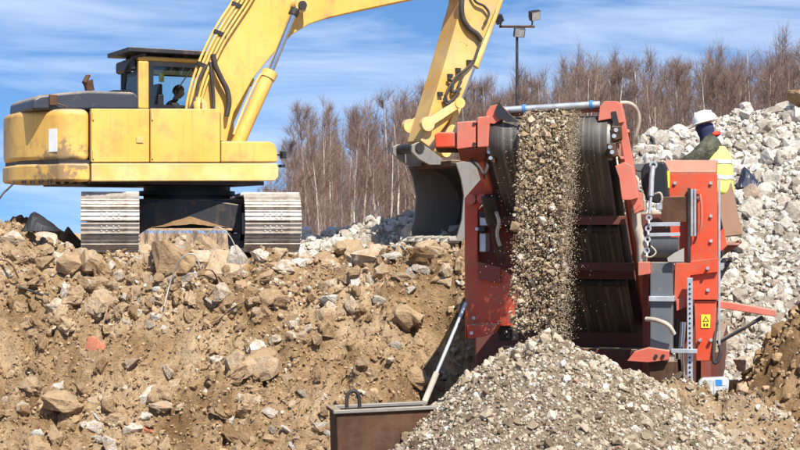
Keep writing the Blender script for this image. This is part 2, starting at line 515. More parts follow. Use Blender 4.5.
def height(x, y):
    x = np.asarray(x, float); y = np.asarray(y, float)
    crest = 22.6 + 0.55 * gn(x * 0.45, x * 0 + 3.3) + 6.5 * ss(1.0, 3.8, x) - 0.25 * ss(-1.5, 0.2, x)
    toe = crest - 3.1 - 0.5 * gn(x * 0.5, x * 0 + 8.1) + 2.0 * ss(-0.15, 0.65, x)
    t = np.clip((y - toe) / (crest - toe), 0, 1)
    prof = 0.25 * t + 0.75 * t ** 1.15 * (1 - 0.12 * np.sin(t * math.pi))
    top = 1.76 + 0.52 * np.exp(-((x + 6.1) / 0.75) ** 2) - 0.06 * np.exp(-((x + 4.6) / 0.4) ** 2) + 0.10 * np.exp(-((x + 3.0) / 0.5) ** 2) \
        - 0.02 * np.exp(-((x + 1.3) / 0.6) ** 2) + 0.05 * np.exp(-((x - 0.2) / 0.7) ** 2)
    z = -0.75 + (top + 0.75) * prof
    back = ss(0.0, 5.0, y - crest - 4.2)
    z = z - back * (top - 0.0) * (prof >= 0.999)
    # spoil heaps beside the machine
    z = z + 2.45 * np.exp(-((x - 5.35) / 1.35) ** 2 - ((y - 18.8) / 1.5) ** 2)
    z = z + 1.42 * np.exp(-((x - 2.95) / 1.45) ** 4 - ((y - 15.7) / 1.55) ** 2)
    # slow rise under the far wood
    z = z + 1.1 * ss(38, 75, y) * ss(-6, 22, x)
    near = ss(11.5, 13.5, y) * (1 - ss(25.5, 28, y)) * (1 - ss(9, 12, np.abs(x)))
    onbank = np.clip(1.25 - np.abs(t - 0.5), 0.35, 1)
    slump = 0.5 - np.abs(gn(x * 0.55 + 0.5 * y, y * 0.8 - 0.3 * x, 51)) * 2.2
    slump = np.clip(slump, -0.35, 0.5)
    rough = 0.34 * slump * ss(0.08, 0.4, t) + 0.24 * fbm(x * 0.9, y * 0.9, 2, 1) + 0.55 * np.abs(fbm(x * 2.1, y * 2.1, 3, 5)) + 0.26 * np.abs(fbm(x * 6.5, y * 6.5, 3, 9)) - 0.25
    flat = np.clip(np.hypot((x - EXC_O.x) / 2.2, (y - 25.6) / 2.6), 0, 1) ** 4
    z = z + rough * near * onbank * (0.25 + 0.75 * flat)
    return z


def dense(a, b, lo, hi, fine, coarse):
    out = [a]
    while out[-1] < b:
        q = out[-1]
        d = max(lo - q, q - hi, 0.0)
        out.append(q + min(coarse, fine + d * 0.18))
    return np.array(out)


gxs = dense(-260, 260, -6.6, 6.4, 0.036, 25)
gys = np.concatenate([dense(-40, 18.9, 14.0, 18.9, 0.06, 12), dense(18.95, 420, 18.95, 23.4, 0.034, 22)])
GX, GY = np.meshgrid(gxs, gys)
GZ = height(GX, GY)
nx_, ny_ = len(gxs), len(gys)
idx = np.arange(nx_ * ny_).reshape(ny_, nx_)
quads = np.stack([idx[:-1, :-1], idx[:-1, 1:], idx[1:, 1:], idx[1:, :-1]], -1).reshape(-1, 4)
ground = link('ground', arr_mesh('ground', np.stack([GX, GY, GZ], -1).reshape(-1, 3), quads, M['soil'], True))
tag(ground, kind='structure')


def march(fn, px, py, y0=11.0, y1=45.0, step=0.03):
    ys = np.arange(y0, y1, step)
    d = ray(px, py)
    xs = d.x * ys; zs = EYE.z + d.z * ys
    hit = zs < fn(xs, ys)
    if not hit.any(): return at(px, py, 22.0)
    k = np.argmax(hit)
    return Vector((xs[k], ys[k], zs[k]))


# ------------------------------------------------------------------ broken stones
def stone_protos(n, npts, seed, flat=(0.55, 0.95), jag=0.25, dent=0.0):
    out = []
    r = np.random.default_rng(seed)
    while len(out) < n:
        p = r.normal(size=(npts, 3)); p /= np.linalg.norm(p, axis=1)[:, None]
        p = np.sign(p) * np.abs(p) ** 0.75
        p *= r.uniform(1 - jag, 1.0, size=(npts, 1))
        p *= np.array([1.0, r.uniform(0.62, 1.0), r.uniform(*flat)])
        bm = bmesh.new()
        for q in p: bm.verts.new(q)
        res = bmesh.ops.convex_hull(bm, input=bm.verts)
        dead = [g for g in res['geom_interior'] if isinstance(g, bmesh.types.BMVert)]
        if dead: bmesh.ops.delete(bm, geom=dead, context='VERTS')
        bmesh.ops.triangulate(bm, faces=bm.faces)
        bm.verts.index_update()
        V = np.array([v.co[:] for v in bm.verts]); T = np.array([[v.index for v in f.verts] for f in bm.faces])
        bm.free()
        V = V * r.uniform(1 - dent, 1.0, size=(len(V), 1))
        V -= V.mean(0); V /= (V.max(0) - V.min(0)).max()      # longest side 1
        out.append((V, T))
    return out


def rot_mats(n, r, tilt=None):
    q = r.normal(size=(n, 4)); q /= np.linalg.norm(q, axis=1)[:, None]
    w, x, y, z = q.T
    return np.stack([np.stack([1 - 2 * (y * y + z * z), 2 * (x * y - z * w), 2 * (x * z + y * w)], -1),
                     np.stack([2 * (x * y + z * w), 1 - 2 * (x * x + z * z), 2 * (y * z - x * w)], -1),
                     np.stack([2 * (x * z - y * w), 2 * (y * z + x * w), 1 - 2 * (x * x + y * y)], -1)], 1)


def scatter_mesh(name, protos, pos, size, rots, which, m):
    VV = []; TT = []; base = 0
    for k, (V, T) in enumerate(protos):
        s = np.where(which == k)[0]
        if len(s) == 0: continue
        P = np.einsum('nij,vj->nvi', rots[s], V) * size[s][:, None, None] + pos[s][:, None, :]
        nv = len(V)
        VV.append(P.reshape(-1, 3))
        TT.append((T[None] + (base + np.arange(len(s)) * nv)[:, None, None]).reshape(-1, 3))
        base += nv * len(s)
    return arr_mesh(name, np.concatenate(VV), np.concatenate(TT), m)


def pieces(name, protos_me, pos, size, rots, which, parent, mats=None):
    """every piece an object of its own; alike pieces share mesh data"""
    for i in range(len(pos)):
        o = bpy.data.objects.new(name, protos_me[which[i]])
        col.objects.link(o); o.parent = parent
        mm = Matrix([list(rots[i][k] * size[i]) + [pos[i][k]] for k in range(3)] + [[0, 0, 0, 1]])
        o.matrix_local = mm


def proto_meshes(name, protos, m):
    return [arr_mesh(name, V, T, m) for V, T in protos]


def in_view(pos, mx=12):
    u = 400 + pos[:, 0] / pos[:, 1] * FOC; v = 225 - (pos[:, 2] - EYE.z) / pos[:, 1] * FOC
    return (u > -mx) & (u < 800 + mx) & (v > -mx) & (v < 450 + mx), u, v


def chipped(protos_):
    """the same stones with each face split once and knocked uneven"""
    out = []
    for k, (V, T) in enumerate(protos_):
        bm = bmesh.new(); bv = [bm.verts.new(q) for q in V]
        for t in T: bm.faces.new([bv[i] for i in t])
        bmesh.ops.subdivide_edges(bm, edges=bm.edges, cuts=1, use_grid_fill=True)
        bmesh.ops.triangulate(bm, faces=bm.faces)
        for q in bm.verts:
            p = q.co * 3.4 + Vector((k * 5.1, 2, 0))
            q.co += q.co.normalized() * (0.09 * mnoise.noise(p) + 0.05 * mnoise.noise(p * 2.3))
        bm.verts.index_update()
        out.append((np.array([q.co[:] for q in bm.verts]), np.array([[q.index for q in f.verts] for f in bm.faces])))
        bm.free()
    return out


def split_scatter(piece_name, rest_name, protos, pos, size, m, parent, r, keep=300, vis=None, seen_box=None):
    n = len(pos)
    which = r.integers(0, len(protos), n); rots = rot_mats(n, r)
    ok, u, v = in_view(pos)
    if vis is not None: ok = ok & vis(u, v, pos)
    score = np.where(ok, size / pos[:, 1], 0)
    order = np.argsort(-score)
    big, rest = order[:keep], order[keep:]
    pieces(piece_name, proto_meshes(piece_name, chipped(protos), m), pos[big], size[big], rots[big], which[big], parent)
    fine = M.get({v_: k_ for k_, v_ in M.items()}[m] + '_fine', m)
    o = link(rest_name, scatter_mesh(rest_name, protos, pos[rest], size[rest], rots[rest], which[rest], fine), parent)
    tag(o, kind='stuff')
    return o


ROCK = stone_protos(30, 24, 11, (0.55, 0.95), 0.16, 0.24)
DUST = stone_protos(8, 7, 15, (0.7, 1.0), 0.2)
GRIT = stone_protos(24, 15, 12, (0.55, 0.95), 0.22, 0.2)
BLOCK = []
for k, (V, T) in enumerate(stone_protos(14, 16, 13, (0.65, 0.95), 0.14, 0.05)):
    bm = bmesh.new()
    bv = [bm.verts.new(q) for q in V]
    for t in T: bm.faces.new([bv[i] for i in t])
    bmesh.ops.subdivide_edges(bm, edges=bm.edges, cuts=3, use_grid_fill=True)
    bmesh.ops.triangulate(bm, faces=bm.faces)
    for q in bm.verts:
        p = q.co * 2.6 + Vector((k * 7.3, 0, 0))
        q.co += q.co.normalized() * (0.05 * mnoise.noise(p) + 0.035 * mnoise.noise(p * 2.7) + 0.025 * mnoise.noise(p * 6.1))
    bm.verts.index_update()
    BLOCK.append((np.array([q.co[:] for q in bm.verts]), np.array([[q.index for q in f.verts] for f in bm.faces])))
    bm.free()

# ---- stones and clods of the earth bank
def bank_points(n, r, ylo=14.5, yhi=24.6):
    x = r.uniform(-7.2, 7.0, n); y = r.uniform(ylo, yhi, n)
    return x, y


# clods: soil lumps over the bank and the heaps
x, y = bank_points(7500, rng, 18.4, 23.4)
sz = 0.032 * (1 + rng.pareto(2.6, len(x))); sz = np.clip(sz, 0.028, 0.17)
z = height(x, y) + sz * rng.uniform(-0.15, 0.22, len(x))
pos = np.stack([x, y, z], -1)
which = rng.integers(0, len(ROCK), len(x)); rots = rot_mats(len(x), rng)
o = link('soil_clods', scatter_mesh('soil_clods', ROCK, pos, sz, rots, which, M['clod_fine']), ground)
tag(o, kind='stuff')

# stones: clustered
x, y = bank_points(17000, rng, 18.0, 24.2)
dens = np.clip(0.16 + 2.3 * fbm(x * 0.75, y * 0.75, 3, 21) + 0.75 * ss(20.9, 22.2, y) * (x < 1.5) + 0.35 * np.exp(-((x + 1.6) / 1.2) ** 2 - ((y - 19.8) / 0.8) ** 2), 0.05, 1)
k = rng.uniform(0, 1, len(x)) < dens
x, y = x[k], y[k]
sz = np.clip(0.036 * (1 + rng.pareto(1.9, len(x))), 0.03, 0.40) * (0.75 + 0.35 * ss(20.3, 22.0, y))
far = np.hypot((x - EXC_O.x) / 2.3, (y - 26) / 2.6) > 1
x, y, sz = x[far], y[far], sz[far]
z = height(x, y) + sz * rng.uniform(-0.05, 0.38, len(x)); y = y - sz * 0.15
split_scatter('stone', 'loose_stones', ROCK, np.stack([x, y, z], -1), sz, M['bankstone'], ground, rng, 280,
              vis=lambda u, v, p: (u < 520) & (v > 225))

# the large blocks one can pick out on the bank: photo place, width in metres, proportions, material, turn
BLK = proto_meshes('boulder', BLOCK, M['concrete'])
BLKD = proto_meshes('boulder', BLOCK, M['bankstone'])
BRK = proto_meshes('brick_lump', BLOCK, M['brick'])


def boulder(px, py, w, prop, kind, i, turn=(0, 0, 0), name='boulder', sink=0.0):
    p = march(height, px, py)
    p.z = min(p.z, float(height(p.x, p.y)) + 0.10)
    o = bpy.data.objects.new(name, {'c': BLK, 'd': BLKD, 'b': BRK}[kind][i % len(BLOCK)])
    col.objects.link(o); o.parent = ground
    o.location = p - Vector((0, 0, sink)); o.rotation_euler = [R(t) for t in turn]
    o.scale = (w * prop[0], w * prop[1], w * prop[2])
    return o


for a in [
    (178, 262, 0.66, (1, .9, .85), 'd', 0, (10, 20, 30)), (222, 270, 0.80, (.8, .8, 1.1), 'd', 4, (0, -18, 60)),
    (200, 262, 0.40, (1, .8, 1), 'd', 2, (20, 0, 0)), (203, 300, 0.42, (1, .8, .8), 'c', 3, (0, 25, 10)), (182, 288, 0.34, (1, .9, .9), 'c', 4, (30, 0, 50)),
    (285, 268, 0.40, (1, .8, .6), 'd', 5, (0, 10, 0)), (300, 262, 0.32, (1, .8, .8), 'c', 6, (0, 0, 30)), (120, 262, 0.28, (1, .8, .75), 'c', 7, (0, 20, 0)),
    (66, 404, 0.62, (1, .8, .62), 'd', 8, (0, 12, 20)), (98, 346, 0.32, (1, .7, .9), 'b', 9, (0, 40, 10), 'brick_lump'), (127, 364, 0.30, (1, .8, .6), 'c', 10, (0, -10, 0)),
    (120, 420, 0.45, (1, .8, .75), 'd', 11, (0, 8, 40)), (37, 434, 0.18, (1, .9, .9), 'c', 12, (10, 10, 10)), (146, 430, 0.20, (1, .8, .55), 'b', 13, (0, 0, 0), 'brick_lump'),
    (272, 414, 0.30, (1, .7, .5), 'c', 1, (0, 30, 0)), (287, 430, 0.28, (1, .7, .5), 'c', 3, (10, 25, 20)), (250, 408, 0.26, (1, .8, .6), 'c', 5, (0, -20, 0)),
    (232, 420, 0.30, (1, .8, .6), 'c', 7, (0, 10, 0)), (262, 392, 0.32, (1, .8, .7), 'd', 9, (0, 0, 50)), (320, 425, 0.24, (1, .8, .6), 'c', 11, (0, 0, 0)),
    (60, 308, 0.36, (1, .9, .9), 'd', 2, (10, 0, 0)), (83, 290, 0.30, (1, .9, .7), 'd', 4, (0, 20, 0)), (135, 312, 0.22, (1, .8, .8), 'c', 6, (0, 0, 0)),
    (140, 300, 0.2, (1, .8, .8), 'c', 8, (0, 0, 40)), (150, 326, 0.18, (1, .8, .8), 'c', 0, (0, 40, 0)), (40, 262, 0.34, (1, .8, .8), 'd', 10, (0, 0, 20)),
    (12, 240, 0.38, (1, .8, .8), 'd', 12, (20, 0, 0)), (360, 262, 0.34, (1, .8, .7), 'c', 2, (0, 15, 0)), (392, 256, 0.36, (1, .8, .6), 'c', 4, (0, 0, 25)),
    (420, 268, 0.26, (1, .8, .8), 'c', 6, (10, 10, 0)), (345, 282, 0.22, (1, .8, .8), 'd', 8, (0, 20, 0)), (408, 290, 0.20, (1, .8, .8), 'c', 10, (0, 0, 0)),
    (438, 252, 0.30, (1, .8, .8), 'd', 0, (0, 0, 0)), (330, 255, 0.30, (1, .8, .6), 'c', 9, (0, -10, 0)), (265, 312, 0.34, (.6, .5, 1.1), 'd', 3, (0, 20, 0)),
    (90, 425, 0.30, (1, .8, .7), 'd', 7, (0, 0, 0)), (30, 385, 0.3, (1, .8, .7), 'd', 5, (0, 0, 0)), (175, 385, 0.3, (1, .8, .6), 'd', 1, (0, 0, 30)),
    (160, 405, 0.36, (1, .8, .6), 'd', 4, (0, 12, 0)),    (168, 250, 0.45, (1, .8, .7), 'c', 11, (0, 10, 0)), (236, 262, 0.5, (.7, .8, 1.1), 'c', 12, (10, -12, 20)), (210, 252, 0.5, (1, .8, .8), 'd', 13, (0, 30, 0)), (190, 276, 0.36, (1, .8, .8), 'c', 2, (0, 0, 70)),
    (395, 345, 0.2, (1, .8, .7), 'c', 12, (0, 0, 0)), (380, 300, 0.22, (1, .8, .7), 'c', 13, (0, 0, 0)),
]:
    boulder(*a)

n = 27000
x = rng.uniform(-6.4, 2.0, n); y = rng.uniform(18.4, 23.4, n)
sz = rng.uniform(0.014, 0.050, n) * (0.6 + rng.uniform(0, 1, n) ** 3)
pos = np.stack([x, y - sz * .2, height(x, y) + sz * rng.uniform(0, 0.45, n)], -1)
tag(link('soil_crumbs', scatter_mesh('soil_crumbs', DUST, pos, sz, rot_mats(n, rng), rng.integers(0, 8, n), M['clod_fine']), ground), kind='stuff')
cr_ = np.random.default_rng(21)
for (x0, x1, y0, y1, n, smin, smax, pale) in ((150, 250, 242, 305, 34, .14, .40, .6), (0, 140, 236, 300, 30, .12, .34, .35), (250, 460, 244, 285, 34, .12, .34, .6),
                                        (225, 335, 392, 446, 30, .10, .26, .8), (0, 160, 385, 446, 22, .12, .36, .35), (110, 170, 290, 345, 14, .10, .22, .8)):
    for k in range(n):
        w_ = smin + (smax - smin) * float(cr_.uniform()) ** 1.8
        boulder(float(cr_.uniform(x0, x1)), float(cr_.uniform(y0, y1)), w_, (1, float(cr_.uniform(.7, 1)), float(cr_.uniform(.55, .95))),
                'c' if cr_.uniform() < pale * .5 else 'd', int(cr_.integers(0, 14)), tuple(float(v) for v in cr_.uniform(-40, 40, 3)), sink=0.15 * w_)

# large soil lumps half buried in the bank
LUMP = []
for k, (V, T) in enumerate(BLOCK):
    V2 = V.copy()
    for i in range(len(V2)):
        p = Vector(V2[i]); d_ = p.normalized()
        V2[i] += np.array(d_) * (0.16 * mnoise.noise(p * 4.3 + Vector((k, 3, 0))) + 0.07 * mnoise.noise(p * 11 + Vector((0, k, 9))))
    LUMP.append((V2, T))
CLD = proto_meshes('soil_lump', LUMP, M['clod'])
lr = np.random.default_rng(77)
for k in range(190):
    px, py = lr.uniform(-5, 470), 238 + 215 * lr.uniform(0, 1) ** 1.6
    if k > 110: px, py = lr.uniform(-5, 260), lr.uniform(232, 330)
    p = march(height, px, py)
    if p.y > 22.5 or p.z > float(height(p.x, p.y)) + 0.06: continue
    w = float(np.clip(0.16 * (1 + lr.pareto(2.8)), 0.16, 0.40))
    o = bpy.data.objects.new('soil_lump', CLD[int(lr.integers(0, len(CLD)))]); col.objects.link(o); o.parent = ground
    o.location = p + Vector((0, -0.08 * w, 0.10 * w)); o.rotation_euler = [float(a) for a in lr.uniform(0, 6.28, 3)]
    o.scale = (w, w * float(lr.uniform(.6, 1)), w * float(lr.uniform(.5, .9)))

# ------------------------------------------------------------------ gravel pile under the conveyor
PK = at(549, 338, 14.45)


def pile_h(x, y):
    x = np.asarray(x, float); y = np.asarray(y, float)
    d = np.hypot((x - PK.x) * np.where(x > PK.x, 0.93, 1.08), y - PK.y)
    d = d + 0.16 * fbm(x * 1.3, y * 1.3, 2, 31)
    z = PK.z + 0.06 - 0.70 * (np.sqrt(d * d + 0.05) - 0.16)
    z = z + 0.06 * fbm(x * 4, y * 4, 3, 33)
    return z


xs_ = np.arange(-1.9, 4.6, 0.05); ys_ = np.arange(11.2, 17.6, 0.05)
PX, PY = np.meshgrid(xs_, ys_); PZ = pile_h(PX, PY)
i2 = np.arange(PX.size).reshape(PX.shape)
pq = np.stack([i2[:-1, :-1], i2[:-1, 1:], i2[1:, 1:], i2[1:, :-1]], -1).reshape(-1, 4)
PZ = np.maximum(PZ, -1.2)
pile = link('gravel_pile', arr_mesh('gravel_pile', np.stack([PX, PY, PZ], -1).reshape(-1, 3), pq, M['gravelbase'], True))
tag(pile, 'tall cone of crushed grey gravel heaped beneath the conveyor head', 'gravel pile')
n = 21000
x = PK.x + rng.uniform(-2.3, 2.9, n); y = rng.uniform(12.5, 15.4, n)
z = pile_h(x, y); hg = height(x, y)
k = z > hg - 0.06
x, y, z = x[k], y[k], z[k]
sz = np.clip(0.023 * (1 + rng.pareto(3.0, len(x))), 0.02, 0.115)
pos = np.stack([x, y, z + sz * rng.uniform(-0.12, 0.32, len(x))], -1)
split_scatter('stone', 'crushed_gravel', GRIT, pos, sz, M['gravel'], pile, rng, 300, vis=lambda u, v, p: (p[:, 1] < PK.y + 0.15) & (v > 335))

n = 14000
x = PK.x + rng.uniform(-2.3, 2.6, n); y = rng.uniform(12.6, 14.9, n); sz = rng.uniform(0.008, 0.024, n)
pos = np.stack([x, y, pile_h(x, y) + sz * rng.uniform(0, .6, n)], -1)
tag(link('gravel_fines', scatter_mesh('gravel_fines', DUST, pos, sz, rot_mats(n, rng), rng.integers(0, 8, n), M['gravel_fine']), pile), kind='stuff')

# gravel spread over the foot of the spoil heap on the right
n = 15000
x = rng.uniform(1.5, 6.0, n); y = rng.uniform(13.0, 17.2, n)
k = height(x, y) > -0.4
x, y = x[k], y[k]
sz = np.clip(0.022 * (1 + rng.pareto(2.9, len(x))), 0.02, 0.12)
pos = np.stack([x, y, height(x, y) + sz * 0.1], -1)
which = rng.integers(0, len(GRIT), len(x)); rots = rot_mats(len(x), rng)
tag(link('scattered_gravel', scatter_mesh('scattered_gravel', GRIT, pos, sz, rots, which, M['gravel_fine']), ground), kind='stuff')
n = 3400
x = rng.uniform(3.4, 7.4, n); y = rng.uniform(16.6, 21.0, n)
sz = np.clip(0.045 * (1 + rng.pareto(2.5, len(x))), 0.035, 0.24)
pos = np.stack([x, y, height(x, y) + sz * rng.uniform(-0.1, 0.2, n)], -1)
which = rng.integers(0, len(ROCK), len(x)); rots = rot_mats(len(x), rng)
tag(link('heap_clods', scatter_mesh('heap_clods', ROCK, pos, sz, rots, which, M['clod_fine']), ground), kind='stuff')

# ------------------------------------------------------------------ rubble mound behind
RXk = np.array([-3.4, -2.3, -1.0, 0.2, 1.4, 4.8, 5.7, 6.8, 8.0, 12.0, 18.0])
RZk = np.array([1.2, 2.05, 2.42, 2.66, 2.95, 4.02, 4.3, 4.6, 4.9, 5.8, 5.0])


def rubble_h(x, y):
    x = np.asarray(x, float); y = np.asarray(y, float)
    rz = np.interp(x, RXk, RZk); ry = 31.0 + 0.25 * gn(x * 0.7, x * 0 + 2)
    d = np.abs(y - ry)
    w = np.where(y < ry, 0.46, 0.6)
    z = rz - w * (np.sqrt(d * d + 0.4) - 0.3) + 0.28 * fbm(x * 0.7, y * 0.7, 3, 41) + 0.10 * fbm(x * 2.6, y * 2.6, 2, 43)
    return z


xs_ = np.arange(-5, 18.1, 0.12); ys_ = np.arange(20.0, 40.0, 0.12)
PX, PY = np.meshgrid(xs_, ys_); PZ = np.maximum(rubble_h(PX, PY), -0.9)
i2 = np.arange(PX.size).reshape(PX.shape)
pq = np.stack([i2[:-1, :-1], i2[:-1, 1:], i2[1:, 1:], i2[1:, :-1]], -1).reshape(-1, 4)
mound = link('rubble_mound', arr_mesh('rubble_mound', np.stack([PX, PY, PZ], -1).reshape(-1, 3), pq, M['rubblebase'], True))
tag(mound, 'long mound of pale broken concrete rubble rising behind the red crusher', 'rubble mound')
n = 19000
x = rng.uniform(-3.4, 9.6, n); y = rng.uniform(20.6, 33.0, n)
k = (rubble_h(x, y) > height(x, y) - 0.05) & (np.abs(x / y * FOC) < 460)
x, y = x[k], y[k]
sz = np.clip(0.085 * (1 + rng.pareto(2.9, len(x))), 0.075, 0.42)
pos = np.stack([x, y, rubble_h(x, y) + sz * rng.uniform(-0.1, 0.3, len(x))], -1)
split_scatter('concrete_chunk', 'broken_concrete', ROCK, pos, sz, M['concrete'], mound, rng, 300,
              vis=lambda u, v, p: ((u > 715) | ((u > 635) & (v < 165)) | ((u < 400) & (u > 290))) & (p[:, 1] < 31.3))
n = 16000
x = rng.uniform(-3.4, 9.6, n); y = rng.uniform(20.6, 31.6, n)
k = (rubble_h(x, y) > height(x, y) - 0.05) & (np.abs(x / y * FOC) < 440)
x, y = x[k], y[k]; sz = rng.uniform(0.03, 0.09, len(x))
pos = np.stack([x, y, rubble_h(x, y) + sz * rng.uniform(0, .5, len(x))], -1)
tag(link('rubble_fines', scatter_mesh('rubble_fines', DUST, pos, sz, rot_mats(len(x), rng), rng.integers(0, 8, len(x)), M['concrete_fine']), mound), kind='stuff')
o = bpy.data.objects.new('boulder', BLKD[3]); col.objects.link(o); o.parent = mound
bp = at(796, 97, 30.5); o.location = bp; o.scale = (0.55, 0.5, 0.6)

# ------------------------------------------------------------------ bare birch wood
def tree_proto(seed, h, nl, ntw=9):
    r = random.Random(seed)
    trunk = []; crown = []

    def grow(p, d, L, r0, r1, n, wob, up, out):
        pts = [p]; d = d.normalized()
        for i in range(n):
            d = (d + Vector((r.gauss(0, wob), r.gauss(0, wob), r.gauss(0, wob) + up))).normalized()
            pts.append(pts[-1] + d * (L / n))
        for i in range(n):
            out.append((pts[i], pts[i + 1], r0 + (r1 - r0) * i / n, r0 + (r1 - r0) * (i + 1) / n))
        return pts

    def lerp(pts, f):
        q = f * (len(pts) - 1); i = min(int(q), len(pts) - 2)
        return pts[i].lerp(pts[i + 1], q - i), (pts[i + 1] - pts[i]).normalized()

    stems = [grow(Vector((0, 0, -0.2)), Vector((r.gauss(0, .06), r.gauss(0, .06), 1)), h, 0.0135 * h, 0.012, 12, 0.035, 0.08, trunk)]
    if r.random() < 0.5:
        stems.append(grow(Vector((0.05, 0, -0.2)), Vector((r.choice((-1, 1)) * .22, r.gauss(0, .15), 1)), h * 0.85, 0.008 * h, 0.012, 10, 0.06, 0.09, trunk))
    for st in stems:
        for k in range(nl // len(stems) + 5):
            f = 0.22 + 0.74 * r.random() ** 0.9
            p, d = lerp(st, f)
            az = r.uniform(0, 2 * math.pi); el = R(r.uniform(40, 70))
            dd = Vector((math.cos(az) * math.cos(el), math.sin(az) * math.cos(el), math.sin(el)))
            L = h * (0.09 + 0.24 * (1 - f)) * r.uniform(0.7, 1.25)
            lp = grow(p, dd, L, 0.008 + 0.014 * (1 - f), 0.004, 5, 0.09, 0.06, crown)
            for j in range(7):
                q, e = lerp(lp, 0.2 + 0.8 * r.random())
                e = (e + Vector((r.gauss(0, .5), r.gauss(0, .5), r.gauss(0.22, .35)))).normalized()
                sp = grow(q, e, L * r.uniform(0.22, 0.5), 0.007, 0.0035, 2, 0.14, 0.03, crown)
                for w in range(ntw):
                    t, g = lerp(sp, r.random())
                    g = (g + Vector((r.gauss(0, .6), r.gauss(0, .6), r.gauss(0.25, .45)))).normalized()
                    grow(t, g, r.uniform(0.2, 0.6), 0.0042, 0.0020, 1, 0.1, 0, crown)
    return trunk, crown


def seg_mesh(name, segs, m, n=3):
    vs = np.zeros((len(segs), 2, n, 3)); fs = []
    P0 = np.array([s[0][:] for s in segs]); P1 = np.array([s[1][:] for s in segs])
    r0 = np.array([s[2] for s in segs]); r1 = np.array([s[3] for s in segs])
    d = P1 - P0; d /= np.linalg.norm(d, axis=1)[:, None] + 1e-9
    a = np.where(np.abs(d[:, 2:3]) < 0.9, np.array([[0, 0, 1.0]]), np.array([[1.0, 0, 0]]))
    x = np.cross(d, a); x /= np.linalg.norm(x, axis=1)[:, None]; y = np.cross(d, x)
    for k in range(n):
        q = 2 * math.pi * k / n
        o_ = x * math.cos(q) + y * math.sin(q)
        vs[:, 0, k] = P0 + o_ * r0[:, None]; vs[:, 1, k] = P1 + o_ * r1[:, None]
    b = np.arange(len(segs))[:, None] * 2 * n
    q = [[k, (k + 1) % n, n + (k + 1) % n, n + k] for k in range(n)]
    F = np.concatenate([b + np.array(qq)[None] for qq in q])
    return arr_mesh(name, vs.reshape(-1, 3), F, m, n > 3)


protos = []
for k in range(8):
    tr_, cr_ = tree_proto(100 + k, [7.4, 8.2, 6.6, 7.8, 8.8, 6.0, 7.0, 8.0][k], [26, 18, 22, 16, 30, 20, 24, 17][k], [9, 5, 7, 4, 9, 6, 8, 5][k])
    protos.append((seg_mesh('trunk', tr_, M['bark'], 6), seg_mesh('crown', cr_, M['twig'], 3), [7.4, 8.2, 6.6, 7.8, 8.8, 6.0, 7.0, 8.0][k]))

TOPX = [280, 300, 325, 360, 400, 440, 480, 520, 560, 590, 610, 640, 665, 700, 740, 770, 800, 840]
TOPY = [150, 122, 108, 100, 98, 92, 80, 72, 66, 48, 52, 70, 58, 62, 50, 44, 44, 44]


def plant(px, Y, topy, k, rz, label, group):
    X = (px - 400) / FOC * Y
    zb = float(height(X, Y))
    hgt = EYE.z + (225 - topy) / FOC * Y - zb
    s = hgt / protos[k][2]; wid = tr.uniform(0.6, 1.0)
    t = empty('birch_tree', (X, Y, zb - 0.1), rz)
    t.scale = (s * wid, s * wid, s)
    tag(t, label, 'tree', group)
    link('trunk', protos[k][0], t); link('crown', protos[k][1], t)


tr = random.Random(5)
for row, (Y, n, drop) in enumerate([(57, 20, 30), (63, 32, 10), (70, 44, 0), (78, 50, 2), (88, 52, 8), (98, 50, 16)]):
    for i in range(n):
        px = 286 + (826 - 286) * (i + tr.uniform(0.1, 0.9)) / n
        ty = np.interp(px, TOPX, TOPY) + drop + tr.uniform(-12, 30)
        lab = 'bare brown birch in the front row of the wood behind the rubble' if row == 0 else \
              'bare leafless birch inside the dense brown wood behind the rubble'
        plant(px, Y + tr.uniform(-2.5, 2.5), ty, tr.randrange(8), tr.uniform(0, 6.28), lab,
              'birches along the front of the wood' if row == 0 else 'birches within the wood')
for i in range(44):      # low far copse seen under the excavator
    px = 100 + 190 * (i + tr.uniform(0, 1)) / 44
    plant(px, 120 + tr.uniform(-8, 8), 214 + tr.uniform(-7, 9) - (22 if px > 250 else 0), tr.randrange(8), tr.uniform(0, 6.28),
          'low bare tree of the distant copse seen beneath the excavator', 'trees of the far copse')

# ------------------------------------------------------------------ floodlight mast
LP = at(517, 30, 46.0)
lb = float(height(LP.x, LP.y))
mast = empty('floodlight_mast', (LP.x, LP.y, lb))
tag(mast, 'thin dark mast with three floodlights above the bare birches', 'floodlight mast')
H_ = LP.z - lb
MB().tube([(0, 0, -0.3), (0, 0, H_ * 0.55), (0, 0, H_)], [0.06, 0.05, 0.04], 10).build('mast_pole', M['black'], mast)
MB().box((0.0, 0, H_ + 0.10), (1.05, 0.07, 0.07)).build('cross_arm', M['rust'], mast, 0.01)
for dx, dz, ry, rzz in ((-0.60, 0.30, 12, -82), (0.52, 0.42, -14, 24), (0.06, -0.08, 4, 6)):
    rot = Matrix.Rotation(R(rzz), 3, 'Z') @ Matrix.Rotation(R(ry), 3, 'Y') @ Matrix.Rotation(R(24), 3, 'X')
    c = Vector((dx, -0.08, H_ + dz))
    fl = MB().box(c, (0.33, 0.14, 0.28), rot).box(c + rot @ Vector((0, 0.12, 0)), (0.24, 0.12, 0.22), rot).build('floodlight', M['plastic'], mast, 0.02)
    MB().box(c + rot @ Vector((0, -0.078, 0)), (0.28, 0.012, 0.23), rot).build('lens', M['galv'], fl)
    MB().tube([(dx * 0.85, 0, H_ + 0.1), c + rot @ Vector((0, 0.12, -0.1))], 0.025, 8).build('bracket', M['greysteel'], mast)
# ------------------------------------------------------------------ excavator
PSI = R(28.0)
EF = Frame(EXC_O, PSI)
ex = empty('excavator', EXC_O, PSI)
tag(ex, 'large worn yellow crawler excavator standing on the earth bank', 'excavator')


def E(px, py, lat): return EF.pt(px, py, lat)


